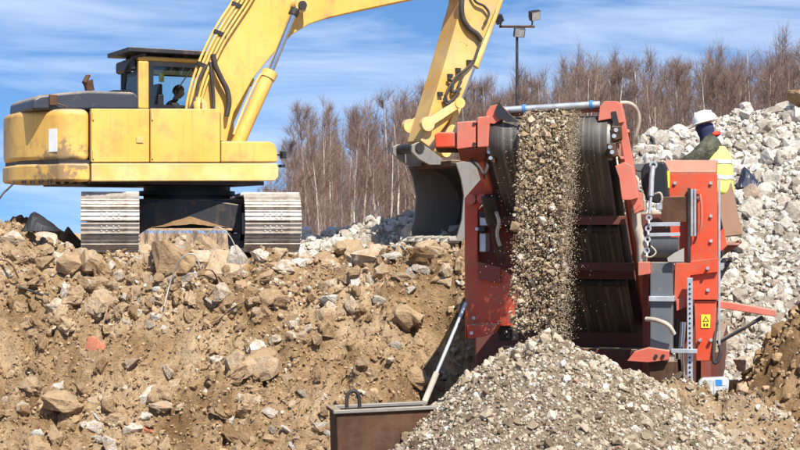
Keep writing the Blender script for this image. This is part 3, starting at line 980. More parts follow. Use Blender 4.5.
def epoly(pts, lat, y0, y1, name, m, bevel=0.0, parent=ex, seg=2):
    """side-view outline read in the plane y=lat, given its real width from y0 to y1"""
    poly = [E(a, b_, lat) for a, b_ in pts]
    return MB().prism(poly, (0, y0 - lat, 0), (0, y1 - lat, 0)).build(name, m, parent, bevel, seg)


SIDE = -1.42
# counterweight: chamfered plan, rounded top
zt, zs, zb_ = E(80, 108.5, SIDE).z, E(80, 163, SIDE).z, E(80, 181.5, SIDE).z
xa, xb, xc, xd = E(90.3, 140, SIDE).x, E(71, 140, SIDE).x, E(44, 140, -1.0).x, E(16, 140, -0.4).x


def cw_plan(g=0.0):
    return [(xa, -1.42 - g), (xb, -1.42 - g), (xb - 0.16, -1.33 - g), (xc, -1.0 - g), (xd - g, -0.4), (xd - g, 0.4), (xc, 1.0 + g), (xb, 1.42 + g), (xa, 1.42 + g)]


m = M['yellow'].copy(); M['yellow_smeared'] = m
nt = m.node_tree; b = nt.nodes['Principled BSDF']
prev = b.inputs['Base Color'].links[0].from_socket
oc = nd(nt, 'ShaderNodeTexCoord').outputs['Object']
dst = nd(nt, 'ShaderNodeVectorMath', operation='DISTANCE'); dst.inputs[1].default_value = ((xb + xc) / 2 + .1, -1.2, zs - .05)
nt.links.new(oc, dst.inputs[0])
nz = tnoise(nt, oc, 5.0, 9, 0.7)
sm_ = nd(nt, 'ShaderNodeMath', operation='SUBTRACT'); nt.links.new(nz, sm_.inputs[0])
ml_ = nd(nt, 'ShaderNodeMath', operation='MULTIPLY'); ml_.inputs[1].default_value = 0.42; nt.links.new(dst.outputs['Value'], ml_.inputs[0]); nt.links.new(ml_.outputs[0], sm_.inputs[1])
nt.links.new(mix(nt, ramp(nt, sm_.outputs[0], [(0.30, 0.0), (0.40, 0.8)]), prev, (0.20, 0.14, 0.09)), b.inputs['Base Color'])
cw = MB().prism([(a, b_, 0) for a, b_ in cw_plan()], (0, 0, zs + 0.012), (0, 0, zt)).build('counterweight', M['yellow_smeared'], ex, 0.11, 4)
MB().prism([(a, b_, 0) for a, b_ in cw_plan(0.012)], (0, 0, zb_), (0, 0, zs)).build('counterweight_skirt', M['yellow_smeared'], ex, 0.05, 3)
MB().prism([(a, b_, 0) for a, b_ in cw_plan(-0.03)], (0, 0, zs - 0.03), (0, 0, zs + 0.05)).build('seam_strip', M['grease'], ex)
# white plate on the chamfer
c0 = Vector((xb - 0.16, -1.33, 0)); c1 = Vector((xc, -1.0, 0)); cdv = (c1 - c0).normalized(); cn = Vector((cdv.y, -cdv.x, 0))
if cn.y > 0: cn = -cn
zz0, zz1 = E(62, 152, -1.2).z, E(62, 129, -1.2).z
pc = (c0 * 0.62 + c1 * 0.38)
MB().prism([pc - cdv * 0.10 + Vector((0, 0, zz0)), pc + cdv * 0.10 + Vector((0, 0, zz0)), pc + cdv * 0.10 + Vector((0, 0, zz1)), pc - cdv * 0.10 + Vector((0, 0, zz1))],
           cn * 0.003, cn * 0.009).build('white_plate', M['white'], cw)
for k in range(9): MB().cyl(E(24 + k * 8.5, 180.5, -1.1), E(24 + k * 8.5, 184.0, -1.1), 0.035, 8).build('bolt_head', M['grease'], ex)

# upper frame and side doors
yd = E(220.5, 140, SIDE).x; yf = E(277.5, 160, SIDE).x
MB().box2((xa + 0.01, -1.34, zb_ + 0.05), (yd, 1.34, zt - 0.05)).build('machinery_house', M['grease'], ex)
for p0, p1 in ((91.4, 149.6), (150.6, 220.4)):
    d = epoly([(p0, 108.5), (p1, 108.8), (p1, 162.3), (p0, 162.3)], SIDE, SIDE, SIDE + 0.10, 'side_door', M['yellow'], 0.018)
    if p0 > 100:
        pass
    else:
        q = E(139.5, 140, SIDE)
        MB().box((q.x, SIDE - 0.008, q.z), (0.11, 0.018, 0.09)).build('door_latch', M['yellow_worn'], d, 0.006)
    for hy in (116, 155):
        q = E(p0 + 1.6, hy, SIDE)
        MB().cyl((q.x, SIDE - .012, q.z - .06), (q.x, SIDE - .012, q.z + .06), 0.014, 8).build('hinge', M['yellow_worn'], d)
    MB().box2((E(p0, 140, SIDE).x, 1.32, zs + .01), (E(p1, 140, SIDE).x, 1.42, zt)).build('side_door', M['yellow'], ex, 0.018)
epoly([(91.4, 163.2), (277, 163.2), (278.5, 168), (278.5, 177), (275, 181), (91.4, 181.5)], SIDE, SIDE - 0.012, SIDE + 0.14, 'side_skirt', M['yellow_worn'], 0.02)
MB().box2((E(91.4, 170, SIDE).x, 1.28, zb_), (yf, 1.43, zs - .005)).build('side_skirt', M['yellow_worn'], ex, 0.02)
epoly([(221.4, 141.0), (270, 141.2), (275, 143.5), (277.5, 150), (278.2, 162.3), (221.4, 162.3)], SIDE, SIDE, -0.62, 'front_deck', M['yellow'], 0.03)
epoly([(221.4, 112), (224, 118), (225.5, 141), (221.4, 141)], SIDE, SIDE + .03, -0.8, 'deck_step', M['yellow'], 0.01)
MB().box2((yd - 0.1, -0.60, zb_ + .02), (yf - 0.25, 1.26, zs)).build('main_frame', M['yellow_worn'], ex, 0.02)
MB().box2((xa, -1.33, zb_ - 0.02), (yf - 0.2, 1.27, zb_ + 0.045)).build('belly_plate', M['grease'], ex)
ml = MB(); q = E(283, 155, -1.2)
ml.box(q, (0.07, 0.12, 0.12)).tube([q + Vector((-0.12, 0, 0.0)), q], 0.015, 6)
ml.build('work_light', M['plastic'], ex, 0.01)
q = E(282, 166, -1.2)
MB().box(q, (0.08, 0.10, 0.05)).tube([q + Vector((-0.14, 0, 0)), q], 0.015, 6).build('work_light', M['plastic'], ex, 0.01)
# engine hood, vents, exhaust
hd = epoly([(32, 110), (33, 99), (40, 95), (64, 92.5), (88, 90.5), (134, 92), (139, 97), (139, 110)], -1.12, -1.12, 0.30, 'engine_hood', M['hood'], 0.05, seg=3)
for k in range(6):
    q = E(113 + k * 3.4, 92.0, -0.9)
    MB().box((q.x, -0.75, q.z + 0.0), (0.028, 0.5, 0.05)).build('vent_slat', M['plastic'], hd)
q = E(90, 91, -0.6); q2 = E(87.5, 80.5, -0.6)
MB().tube([q, (q + q2) / 2, q2], [0.075, 0.075, 0.085], 14).build('exhaust_stub', M['rust'], ex)
q3 = E(85, 79, -0.6)
MB().box(q3 + Vector((0.02, 0, 0)), (0.05, 0.17, 0.16), Matrix.Rotation(R(28), 3, 'Y')).build('rain_flap', M['rust'], ex, 0.02)
q = E(53, 100, -1.14)
MB().box(q, (0.12, 0.05, 0.16)).tube([q + Vector((0.05, -.02, -.05)), q + Vector((0.2, -.03, -.1)), q + Vector((0.25, -.03, -.2))], 0.012, 6).build('hood_hinge', M['rust'], ex, 0.008)
# clutter on the deck in front of the cab
for px_, w in ((203, .09),):
    q = E(px_, 106.5, -1.0)
    MB().box(q, (w, 0.16, 0.14)).cyl(q, q + Vector((0, 0, 0.12)), 0.035, 8).build('hose_fitting', M['yellow_worn'] if px_ > 200 else M['rust'], ex, 0.01)
q = E(198.5, 108, -0.9)
MB().lathe(q, [(0.08, -0.05), (0.085, 0.10), (0.05, 0.12), (0.05, 0.18)], 14).build('filler_neck', M['yellow'], ex)

# cab on the far side
CY0, CY1 = 0.42, 1.40
rx = E(138.5, 80, CY0).x; fx = rx + 1.72
cz0, cz1, czw = zb_ + 0.05, E(150, 56, CY0).z, E(150, 108, CY0).z
cab = MB().box2((rx, CY0, cz0), (fx, CY1, czw - 0.02)).build('cab', M['yellow'], ex, 0.03)
MB().box2((rx, CY0, cz1 - 0.085), (fx, CY1, cz1)).build('cab_roof', M['yellow'], cab, 0.04, 3)
rp_ = 0.19
MB().box2((rx, CY0, czw - 0.02), (rx + rp_, CY0 + 0.09, cz1 - 0.085)).build('pillar', M['yellow'], cab, 0.03)
MB().box2((rx, CY1 - 0.09, czw - 0.02), (rx + 0.10, CY1, cz1 - 0.085)).build('pillar', M['black'], cab, 0.02)
MB().box2((fx - 0.08, CY0, czw - 0.02), (fx, CY0 + 0.08, cz1 - 0.085)).build('pillar', M['yellow'], cab, 0.02)
MB().box2((fx - 0.08, CY1 - 0.08, czw - 0.02), (fx, CY1, cz1 - 0.085)).build('pillar', M['yellow'], cab, 0.02)


def frame(lo, hi, ax, t, y0, y1):
    """window gasket: a rectangular ring. lo, hi in the plane (x or y, z)"""
    mb = MB()
    (a0, z0), (a1, z1) = lo, hi
    for r_ in (((a0, z0), (a1, z0 + t)), ((a0, z1 - t), (a1, z1)), ((a0, z0 + t), (a0 + t, z1 - t)), ((a1 - t, z0 + t), (a1, z1 - t))):
        (p, q_), (u_, w_) = r_
        if ax == 'x': mb.box2((p, y0, q_), (u_, y1, w_))
        else: mb.box2((y0, p, q_), (y1, u_, w_))
    return mb


zw1 = cz1 - 0.087
frame((rx + rp_ + 0.002, czw - 0.01), (fx - 0.082, zw1), 'x', 0.075, CY0 + 0.015, CY0 + 0.06).build('window_frame', M['plastic'], cab)
MB().box2((rx + rp_ + 0.07, CY0 + 0.034, czw + .06), (fx - 0.15, CY0 + 0.040, zw1 - .07)).build('window_pane', M['glass'], cab)
frame((rx + .102, czw - 0.01), (fx - .082, zw1 - .10), 'x', 0.045, CY1 - 0.06, CY1 - 0.02).build('window_frame', M['plastic'], cab)
MB().box2((rx + .145, CY1 - 0.043, czw + .03), (fx - .125, CY1 - 0.037, zw1 - .14)).build('window_pane', M['glass'], cab)
frame((CY0 + 0.092, czw + 0.02), (CY1 - .092, zw1 - .16), 'y', 0.06, rx + 0.02, rx + 0.06).build('window_frame', M['plastic'], cab)
MB().box2((rx + 0.036, CY0 + 0.15, czw + .08), (rx + 0.042, CY1 - .15, zw1 - .21)).build('window_pane', M['glass'], cab)
MB().box2((rx - 0.10, CY0 + 0.10, zw1 - .16), (rx + 0.018, CY1 - .02, zw1 + .05)).build('rear_fairing', M['black'], cab, 0.05, 3)
MB().box2((rx + .2, CY0 + 0.095, zw1 - .13), (fx - .1, CY1 - .095, zw1 - .02)).build('roof_lining', M['plastic'], cab)
frame((CY0 + 0.082, cz0 + 0.35), (CY1 - .082, zw1), 'y', 0.05, fx - 0.05, fx - 0.01).build('window_frame', M['plastic'], cab)
MB().box2((fx - 0.034, CY0 + 0.13, czw + .03), (fx - 0.028, CY1 - .13, zw1 - .05)).build('window_pane', M['glass'], cab)
MB().tube([(rx + .95, CY0 + .03, zw1 - .09), (rx + .72, CY0 + .028, zw1 - .42)], 0.012, 6).build('wiper', M['plastic'], cab)
MB().box((rx + .42, CY0 + .05, zw1 - .26), (0.09, 0.012, 0.15)).build('sticker', M['yellow_sticker'], cab)
seat = MB().box((rx + 0.40, 0.68, czw - 0.05), (0.12, 0.46, 0.6)).box((rx + 0.66, 0.68, czw - 0.36), (0.5, 0.48, 0.12))
seat.box((rx + 0.42, 0.68, czw + 0.33), (0.10, 0.27, 0.20)).build('seat', M['plastic'], ex, 0.03, 3)
# falling-object guard over the roof
g0, g1 = E(108, 50, 1.45).x, fx + 0.12
zg = E(150, 51.5, CY0).z
gd = MB().box2((g0, CY0 - 0.10, zg - 0.03), (g1, CY1 + 0.10, zg + 0.05)).build('roof_guard', M['black'], ex, 0.015)
for px_ in (0.12, 0.85, 1.55):
    for yy in (CY0 + .06, CY1 - .06):
        MB().box((rx + px_, yy, (cz1 + zg) / 2 - .01), (0.07, 0.05, abs(zg - cz1))).build('guard_post', M['black'], gd)
MB().tube([(rx + .1, CY0 - .05, zg - .05), (rx - .05, CY0 + .1, zg - .12), (rx - .12, CY0 + .3, zg - .30), (rx - .1, CY0 + .4, zg - .5)], 0.03, 8).build('hose', M['hose'], gd)

# boom
BN = -0.33
boom = epoly([(203, 140), (226, 146), (234, 113), (253, 79), (275, 52), (293, 34), (310, 24), (330, 17.5), (360, 10.5), (412, -0.5), (486, -16), (497, -34), (488, -50), (410, -50),
              (330, -48), (296, -50), (272, -42), (254, -18), (244, 0), (222, 48), (203, 92), (196, 125)], BN, BN, 0.33, 'boom', M['yellow'], 0.025)
q = E(296.5, 7, BN)
MB().cyl((q.x, -0.56, q.z), (q.x, 0.56, q.z), 0.12, 20).build('pin_boss', M['yellow_worn'], boom)
MB().cyl((q.x, -0.60, q.z), (q.x, -0.555, q.z), 0.075, 16).build('pin', M['grease'], boom)
# boom cylinders
for yy in (-0.50, 0.50):
    off = E(238, 143, -0.50); a0 = Vector((off.x, yy, off.z)); off = E(270.5, 71, -0.50); a1 = Vector((off.x, yy, off.z)); off = E(296.5, 7, -0.50); a2 = Vector((off.x, yy, off.z))
    d = (a1 - a0).normalized()
    bc = MB().cyl(a0 - d * 0.2, a1, 0.115, 20).tube([a1 - d * .14, a1 - d * .02], 0.135, 20).build('boom_cylinder', M['yellow'], ex)
    MB().cyl(a1 - d * 0.05, a2, 0.058, 16).build('rod', M['chrome'], bc)
    MB().tube([a2 - d * .16, a2 - d * .04], 0.085, 14).build('rod_eye', M['grease'], bc)
    MB().tube([a0 + d * .1 + Vector((-.13, -.02, .05)), a0 + d * .6 + Vector((-.15, -.02, .07)), a1 - d * .2 + Vector((-.14, -.02, .06)), a1 - d * .1 + Vector((-.08, -.02, .03))], 0.022, 8).build('feed_pipe', M['yellow_worn'], bc)

# steel pipes along the boom and rubber hoses
for k, (sx, yy) in enumerate(((0, -.36), (5, -.40), (9.5, -.38), (14, -.42), (18.5, -.39))):
    pts = [(186 + sx * .75, 112), (187.5 + sx * .75, 100), (192 + sx * .8, 82), (199 + sx * .85, 62), (208 + sx * .9, 42), (219 + sx, 22), (231 + sx, 4), (243 + sx, -16), (256 + sx, -32)]
    MB().tube([E(a, b_, yy) for a, b_ in pts], 0.024, 8).build('hydraulic_pipe', M['yellow'], boom)
for a, b_ in ((200, 66), (217, 34), (235, 6)):
    q = E(a + 9, b_ + 2, -.40); q2 = E(a - 3, b_ - 3, -.40)
    MB().beam(q, q2 , 0.05, 0.07).build('pipe_clamp', M['grease'], boom)
MB().tube([E(a, b_, -.46) for a, b_ in ((213, 54), (215.5, 66), (221, 78), (227, 90), (229, 102), (226.5, 116))], 0.045, 10).build('rubber_hose', M['hose'], boom)
MB().tube([E(a, b_, -.44) for a, b_ in ((210, 62), (212, 80), (213.5, 98), (213.5, 114))], 0.03, 10).build('rubber_hose', M['hose'], boom)
MB().tube([E(a, b_, -.44) for a, b_ in ((190, 110), (196, 96), (199, 80), (206, 66))], 0.028, 8).build('rubber_hose', M['hose'], boom)

# stick
SN = -0.27
stick = epoly([(421, 141), (444, 66), (463, 0), (463, -30), (458, -58), (478, -74), (502, -62), (509, -34), (500, 0), (484, 39), (469, 80), (459, 106), (447, 124), (429, 147)],
              SN, SN, 0.27, 'stick', M['stick'], 0.02)
q = E(488, -34, SN); MB().cyl((q.x, -0.45, q.z), (q.x, 0.45, q.z), 0.13, 20).build('pivot_pin', M['grease'], stick)
bc0, bc1, bc2 = E(506, -16, -.1), E(476, 66, -.1), E(461, 103, -.1)
for v_ in (bc0, bc1, bc2): v_.y = 0
bcy = MB().cyl(bc0, bc1, 0.105, 18).build('bucket_cylinder', M['yellow_worn'], ex)
MB().cyl(bc1, bc2, 0.055, 14).build('rod', M['chrome'], bcy)
ac0, ac1 = E(400, -60, 0), E(470, -78, 0)
acy = MB().cyl(E(330, -62, 0), E(420, -72, 0), 0.12, 18).build('stick_cylinder', M['yellow'], ex)
MB().cyl(E(420, -72, 0), E(474, -66, 0), 0.06, 14).build('rod', M['chrome'], acy)
for pts, r_ in ((((463, -8), (461.5, 6), (463, 18), (469, 28), (477, 34), (481, 40)), .05), (((470, -8), (476, 2), (484, 6), (489, 14), (484, 24)), .024),
                (((481, 40), (477, 52), (474, 60), (466, 69), (457, 76), (450, 86), (446, 95), (448, 102), (456, 96), (459, 84), (463, 76)), .026),
                (((448, 78), (453, 83), (452, 92), (457, 90)), .026), (((444, 98), (446, 104), (453, 100), (461, 88)), .022)):
    MB().tube([E(a, b_, -.34) for a, b_ in pts], r_, 8).build('rubber_hose', M['hose'], stick)
for a, b_ in ((450, 76), (458, 70), (440, 94), (469, 62)):
    MB().box(E(a, b_, -.30), (0.09, 0.06, 0.07)).build('hose_bracket', M['grease'], stick)
# bucket linkage
for yy in (-0.34, 0.34):
    mb = MB()
    a, b_, c_ = E(427, 124, -.34), E(459, 103, -.34), E(444, 133, -.34)
    for v_ in (a, b_, c_): v_.y = yy
    mb.beam(a, b_, 0.06, 0.15).cyl(a - Vector((0, .05, 0)), a + Vector((0, .05, 0)), 0.13, 16).cyl(b_ - Vector((0, .05, 0)), b_ + Vector((0, .05, 0)), 0.10, 16)
    mb.build('guide_link', M['yellow_worn'], ex, 0.01)
a, b_ = E(459, 103, -.1), E(441, 152, -.1); a.y = b_.y = 0
MB().beam(a, b_, 0.30, 0.13).cyl(b_ - Vector((0, .3, 0)), b_ + Vector((0, .3, 0)), 0.10, 16).build('bucket_link', M['yellow_worn'], ex, 0.015)
a = E(417, 148, -.3)
MB().cyl((a.x, -0.42, a.z), (a.x, 0.42, a.z), 0.09, 16).build('bucket_pin', M['grease'], ex)

# bucket: open mouth towards the cab side, teeth on the lower lip
BW = 0.86
bout = [(455, 163), (466, 161), (482, 164), (497, 173), (508, 190), (511, 208), (505, 226), (492, 237), (474, 241.5), (455, 241)]
outl = [E(a, b_, -BW) for a, b_ in bout]
bucket = None
vs = []; fs = []
cen = sum(outl, Vector()) / len(outl)
inn = [p + (Vector((cen.x - .1, p.y, cen.z)) - p).normalized() * 0.05 for p in outl]
inn[0] = outl[0] + Vector((0.0, 0, -0.05)); inn[-1] = outl[-1] + Vector((0, 0, 0.05))
mb = MB()
nb = len(outl)
for ring_, sgn in ((outl, 1), (inn, 1)):
    for yy in (-BW, BW):
        vs += [(p.x, yy, p.z) for p in ring_]
for i in range(nb - 1):
    fs += [(i, i + 1, nb + i + 1, nb + i), (2 * nb + i, 3 * nb + i, 3 * nb + i + 1, 2 * nb + i + 1)]
for i in (0, nb - 1):
    fs.append((i, nb + i, 3 * nb + i, 2 * nb + i))
for i in range(nb - 1):
    for o_ in (0, nb):
        fs.append((o_ + i, o_ + i + 1, 2 * nb + o_ + i + 1, 2 * nb + o_ + i))
mb.add(vs, fs)
M['bucket_dark'] = paint('shade_dark_bucket_steel', (0.055, 0.055, 0.058), (0.12, 0.095, 0.07), 0.5, 2.4, 0.5, 0.2, chip_amt=0.2)  # shade inside the bucket painted into the shell; side plates stay lighter
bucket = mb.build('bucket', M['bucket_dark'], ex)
for yy in (-BW, BW):
    s_ = -1 if yy < 0 else 1
    poly = [Vector((p.x, yy, p.z)) for p in outl] + [Vector((E(461, 220, -BW).x, yy, E(461, 220, -BW).z)), Vector((E(463, 195, -BW).x, yy, E(461, 195, -BW).z)), Vector((E(460, 178, -BW).x, yy, E(460, 178, -BW).z))]
    MB().prism(poly, (0, s_ * 0.002, 0), (0, s_ * 0.04, 0)).build('side_plate', M['bucket'], bucket, 0.006)
lip = E(456, 240, -BW)
MB().box((lip.x - 0.02, 0, lip.z + 0.01), (0.26, 2 * BW + .07, 0.05)).build('cutting_edge', M['steel'], bucket, 0.01)
for k in range(6):
    yy = -BW + 0.1 + k * (2 * BW - .2) / 5
    poly = [Vector((lip.x + .10, yy, lip.z + .075)), Vector((lip.x - .10, yy, lip.z + .06)), Vector((lip.x - 0.26, yy, lip.z - .035)), Vector((lip.x - .10, yy, lip.z - .05)), Vector((lip.x + .1, yy, lip.z - .05))]
    MB().prism(poly, (0, -.065, 0), (0, .065, 0)).build('tooth', M['steel'], bucket, 0.012)
tp = E(462, 165, -BW)
MB().box((tp.x + .0, 0, tp.z + .03), (0.30, 1.5, 0.13)).build('torsion_tube', M['rust'], bucket, 0.03)
for yy in (-0.36, 0.36):
    poly = [E(a, b_, -.36) for a, b_ in ((411, 145), (418, 142), (428, 148), (441, 158), (440, 165), (429, 165), (418, 159), (411, 152))]
    MB().prism([Vector((p.x, yy, p.z)) for p in poly], (0, -.03, 0), (0, .03, 0)).build('bucket_ear', M['bucket'], bucket, 0.01)

# undercarriage, turned towards the camera
UA = R(10.2) - PSI
UM = Matrix.Rotation(UA, 4, 'Z')


def ubuild(mb, name, m, parent=ex, bevel=0.0):
    mb.v = [tuple(UM @ Vector(p)) for p in mb.v]
    return mb.build(name, m, parent, bevel)


ubuild(MB().cyl((0, 0, 0.84), (0, 0, zb_ + .0), 0.72, 36).tube([(0, 0, 0.90), (0, 0, 0.98)], 0.80, 36), 'swing_ring', M['grease'])
ubuild(MB().box2((-.95, -.85, .62), (.95, .85, .84)), 'carbody', M['black'], ex, 0.03)
poly = [(-.84, 0, .74), (-.84, 0, .24), (-.66, 0, .36), (.66, 0, .36), (.84, 0, .24), (.84, 0, .74), (.3, 0, .82), (-.3, 0, .82)]
for ya, yb in ((-1.02, -.86), (.86, 1.02)):
    ubuild(MB().prism(poly, (0, ya, 0), (0, yb, 0)), 'cross_frame', M['black'], ex, 0.02)
# dried mud lying on the cross frame
mv = []; mf = []
nm = 18
for i in range(nm + 1):
    for j in range(7):
        xx = -0.62 + 1.24 * i / nm; yy = -1.30 + 0.46 * j / 6
        hh = 0.37 + max(0.0, 0.26 * (1 - abs(xx) / 0.62)) * (0.25 + 0.75 * j / 6) + 0.02 * float(gn(xx * 6, yy * 6))
        mv.append((xx, yy, hh))
for i in range(nm):
    for j in range(6):
        mf.append((i * 7 + j, (i + 1) * 7 + j, (i + 1) * 7 + j + 1, i * 7 + j + 1))
mud = MB().add(mv, mf, True).box2((-.66, -1.32, .33), (.66, -1.0, .365))
ubuild(mud, 'caked_mud', M['clod'])
TR, TL = 0.425, 1.60
shoe_mb = MB().box((0, 0, 0), (0.88, 0.176, 0.022))
for dy, hh in ((-0.072, 0.05), (0.0, 0.035), (0.072, 0.035)):
    shoe_mb.prism([(-.44, dy - .013, .011), (-.44, dy + .013, .011), (-.44, dy + .007, hh), (-.44, dy - .007, hh)], (0, 0, 0), (.88, 0, 0))
for bx in (-.13, -.05, .05, .13):
    for by in (-.035, .035): shoe_mb.cyl((bx, by, .01), (bx, by, .03), 0.017, 6)
shoe_me = shoe_mb.mesh('track_shoe', M['shoe'])
per = 4 * TL + 2 * math.pi * TR
NS = 48
for sx in (-1.25, 1.25):
    cz = TR + 0.035
    core = MB()
    stad = [(0, TL + 0.36 * math.sin(t), cz + 0.36 * math.cos(t)) for t in np.linspace(0, math.pi, 12)] + [(0, -TL - 0.36 * math.sin(t), cz - 0.36 * math.cos(t)) for t in np.linspace(0, math.pi, 12)]
    core.prism([Vector(p) + Vector((sx, 0, 0)) for p in stad], (-.19, 0, 0), (.19, 0, 0))
    core.box((sx, 0, cz), (0.5, 2 * TL - .3, 0.4))
    track = ubuild(core, 'crawler_track', M['grease'])
    for yy in (-TL, TL):
        ubuild(MB().cyl((sx - .26, yy, cz), (sx + .26, yy, cz), 0.33, 28).cyl((sx - .29, yy, cz), (sx + .29, yy, cz), 0.13, 16), 'idler_wheel', M['grease'], track)
    ch = MB()
    for k in range(NS):
        s_ = k / NS * per
        if s_ < 2 * TL: y, z, a = -TL + s_, cz + TR, 0
        elif s_ < 2 * TL + math.pi * TR:
            t = (s_ - 2 * TL) / TR; y, z, a = TL + TR * math.sin(t), cz + TR * math.cos(t), -t
        elif s_ < 4 * TL + math.pi * TR: y, z, a = TL - (s_ - 2 * TL - math.pi * TR), cz - TR, -math.pi
        else:
            t = (s_ - 4 * TL - math.pi * TR) / TR; y, z, a = -TL - TR * math.sin(t), cz - TR * math.cos(t), -math.pi - t
        o = link('track_shoe', shoe_me, track)
        o.matrix_local = UM @ Matrix.Translation((sx, y, z)) @ Matrix.Rotation(a, 4, 'X')
MB().tube([E(14, 181, -.5), E(13, 184, -.6), E(8, 189, -.7), E(2, 195, -.8), E(-6, 210, -.8), E(-10, 240, -.8)], 0.016, 6).build('trailing_cable', M['hose'], ex)
# ------------------------------------------------------------------ mobile crusher
PHI = R(13.0)
CR_O = Vector((at(551, 225, 15.5).x, 15.5, -0.7))
CF = Frame(CR_O, -PHI)
cr = empty('mobile_crusher', CR_O, -PHI)
tag(cr, 'red mobile crusher whose upright conveyor head spills gravel', 'crusher')


def C(px, py, v): return CF.pt(px, py, v)


def cpoly(pts, v, depth, name, m, bevel=0.0, parent=cr, seg=2):
    """front outline read in the plane v, given its real depth backwards"""
    poly = [C(a, b_, v) for a, b_ in pts]
    return MB().prism(poly, (0, 0, 0), (0, depth, 0)).build(name, m, parent, bevel, seg)


def cbox(p0, p1, v0, v1, name, m, bevel=0.0, parent=cr):
    a = C(p0[0], p0[1], v0); b_ = C(p1[0], p1[1], v0)
    return MB().box2((a.x, v0, a.z), (b_.x, v1, b_.z)).build(name, m, parent, bevel)


def ctube(pts, r, name, m, parent=cr, n=8):
    """pts: (px, py, v)"""
    return MB().tube([C(*p) for p in pts], r, n).build(name, m, parent)


AL = R(28.0)
PR = 0.215
pc = C(550, 140, 0.21)          # head pulley centre
HW = 0.57
ul, ur = C(493, 140, 0.21).x, C(609, 140, 0.21).x
LB = 5.2
dn = Vector((0, math.cos(AL), -math.sin(AL))); nu = Vector((0, math.sin(AL), math.cos(AL)))
tailc = pc + dn * LB
# belt: one closed loop round both pulleys
loop = []
for t in np.linspace(0, math.pi, 17):     # round the head pulley, top to bottom
    loop.append(pc + nu * (PR + .014) * math.cos(t) - dn * (PR + .014) * math.sin(t))
for k in range(1, 12): loop.append(pc - nu * (PR + .014) + dn * (LB * k / 12) - nu * 0.05 * math.sin(math.pi * k / 12))
for t in np.linspace(0, math.pi, 13): loop.append(tailc - nu * (PR + .014) * math.cos(t) + dn * (PR + .014) * math.sin(t))
for k in range(1, 12): loop.append(tailc + nu * (PR + .014) - dn * (LB * k / 12))
vs = []; fs = []
nl_ = len(loop); NX = 8
for i, p in enumerate(loop):
    q = loop[(i + 1) % nl_]; w = loop[i - 1]
    t = (q - w).normalized(); nn = Vector((0, -t.z, t.y))
    c_ = (pc + tailc) / 2
    for j in range(NX + 1):
        xx = ul + (ur - ul) * j / NX
        vs.append((xx, p.y, p.z))
for i in range(nl_):
    i2_ = (i + 1) % nl_
    for j in range(NX): fs.append((i * (NX + 1) + j, i * (NX + 1) + j + 1, i2_ * (NX + 1) + j + 1, i2_ * (NX + 1) + j))
belt = MB().add(vs, fs, True).build('conveyor_belt', M['belt'], cr)
sm = belt.modifiers.new('solid', 'SOLIDIFY'); sm.thickness = 0.012; sm.offset = 0
for c_, nm in ((pc, 'head_pulley'), (tailc, 'tail_pulley')):
    pu = MB().cyl((ul - .03, c_.y, c_.z), (ur + .03, c_.y, c_.z), PR - .004, 32).build(nm, M['steel'], cr)
    MB().cyl((ul - .12, c_.y, c_.z), (ur + .12, c_.y, c_.z), 0.05, 16).build('shaft', M['chrome'], pu)
    for xx in (ul - .032, ur + .032):
        MB().ring((xx, c_.y, c_.z), (1, 0, 0), 0.05, PR - .03, 0.02, 28).build('end_disc', M['steel'], pu)

# side rails of the conveyor, channel section, following the slope
for xx, s_ in ((ul - .10, -1), (ur + .10, 1)):
    a = pc + dn * 0.10; b_ = pc + dn * (LB + .1)
    a = Vector((xx, a.y, a.z)); b_ = Vector((xx, b_.y, b_.z))
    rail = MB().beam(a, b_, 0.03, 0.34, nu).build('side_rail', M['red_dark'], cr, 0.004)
    for w in (-.155, .155):
        MB().beam(a + nu * w + Vector((s_ * .05, 0, 0)), b_ + nu * w + Vector((s_ * .05, 0, 0)), 0.085, 0.03, nu).build('flange', M['red_faded'], rail, 0.003)
# cross members and return idlers under the belt
for k, f in enumerate((1.05, 2.35, 4.4)):
    q = pc + dn * f - nu * 0.36
    MB().box2((ul - .10, q.y - .05, q.z - .045), (ur + .10, q.y + .05, q.z + .045)).build('cross_member', M['red_grime_shade'], cr, 0.006)
    q = pc + dn * (f + .25) - nu * 0.33
    idl = MB().cyl((ul, q.y, q.z), (ur, q.y, q.z), 0.045, 16).build('return_idler', M['grease'], cr)
    for j in range(6):
        MB().ring((ul + .1 + j * (ur - ul - .2) / 5, q.y, q.z), (1, 0, 0), 0.04, 0.065, 0.05, 16).build('idler_disc', M['hose'], idl)
cbox((498, 262), (634, 271), 1.6, 1.72, 'cross_member', M['red_grime_shade'], 0.006)
cbox((500, 347), (655, 359), 2.0, 2.2, 'cross_member', M['red_grime_shade'], 0.008)

# head plates, bearings, top tube, scraper
cpoly([(598, 121), (600, 106), (604, 101), (617, 101), (622, 108), (624, 122), (616, 124), (614, 118)], 0.02, 0.30, 'head_plate', M['red_faded'], 0.006)
cpoly([(617, 101), (622, 104), (633, 160), (640, 205), (634, 212), (626, 170), (618, 125)], 0.05, 0.05, 'head_arm', M['red_faded'], 0.006)
cpoly([(611, 112), (616, 111), (620, 128), (613, 124)], 0.012, 0.01, 'slot_shadow_plate', M['grease'])
cpoly([(615, 166), (624, 162), (632, 166), (638, 198), (631, 200), (622, 200), (619, 178)], 0.0, 0.16, 'arm_bracket', M['red_faded'], 0.006)
cpoly([(611, 126), (621, 126), (622, 139), (612, 141)], -0.02, 0.18, 'bearing_block', M['rust'], 0.01)
cpoly([(607, 143), (616, 143), (617, 156), (608, 158)], 0.0, 0.14, 'bearing_block', M['rust'], 0.01)
for a, b_ in ((616, 130), (614, 136), (610, 147), (612, 152)):
    q = C(a, b_, -0.03); MB().cyl(q, q + Vector((0, .05, 0)), 0.022, 8).build('bolt', M['galv'], cr)
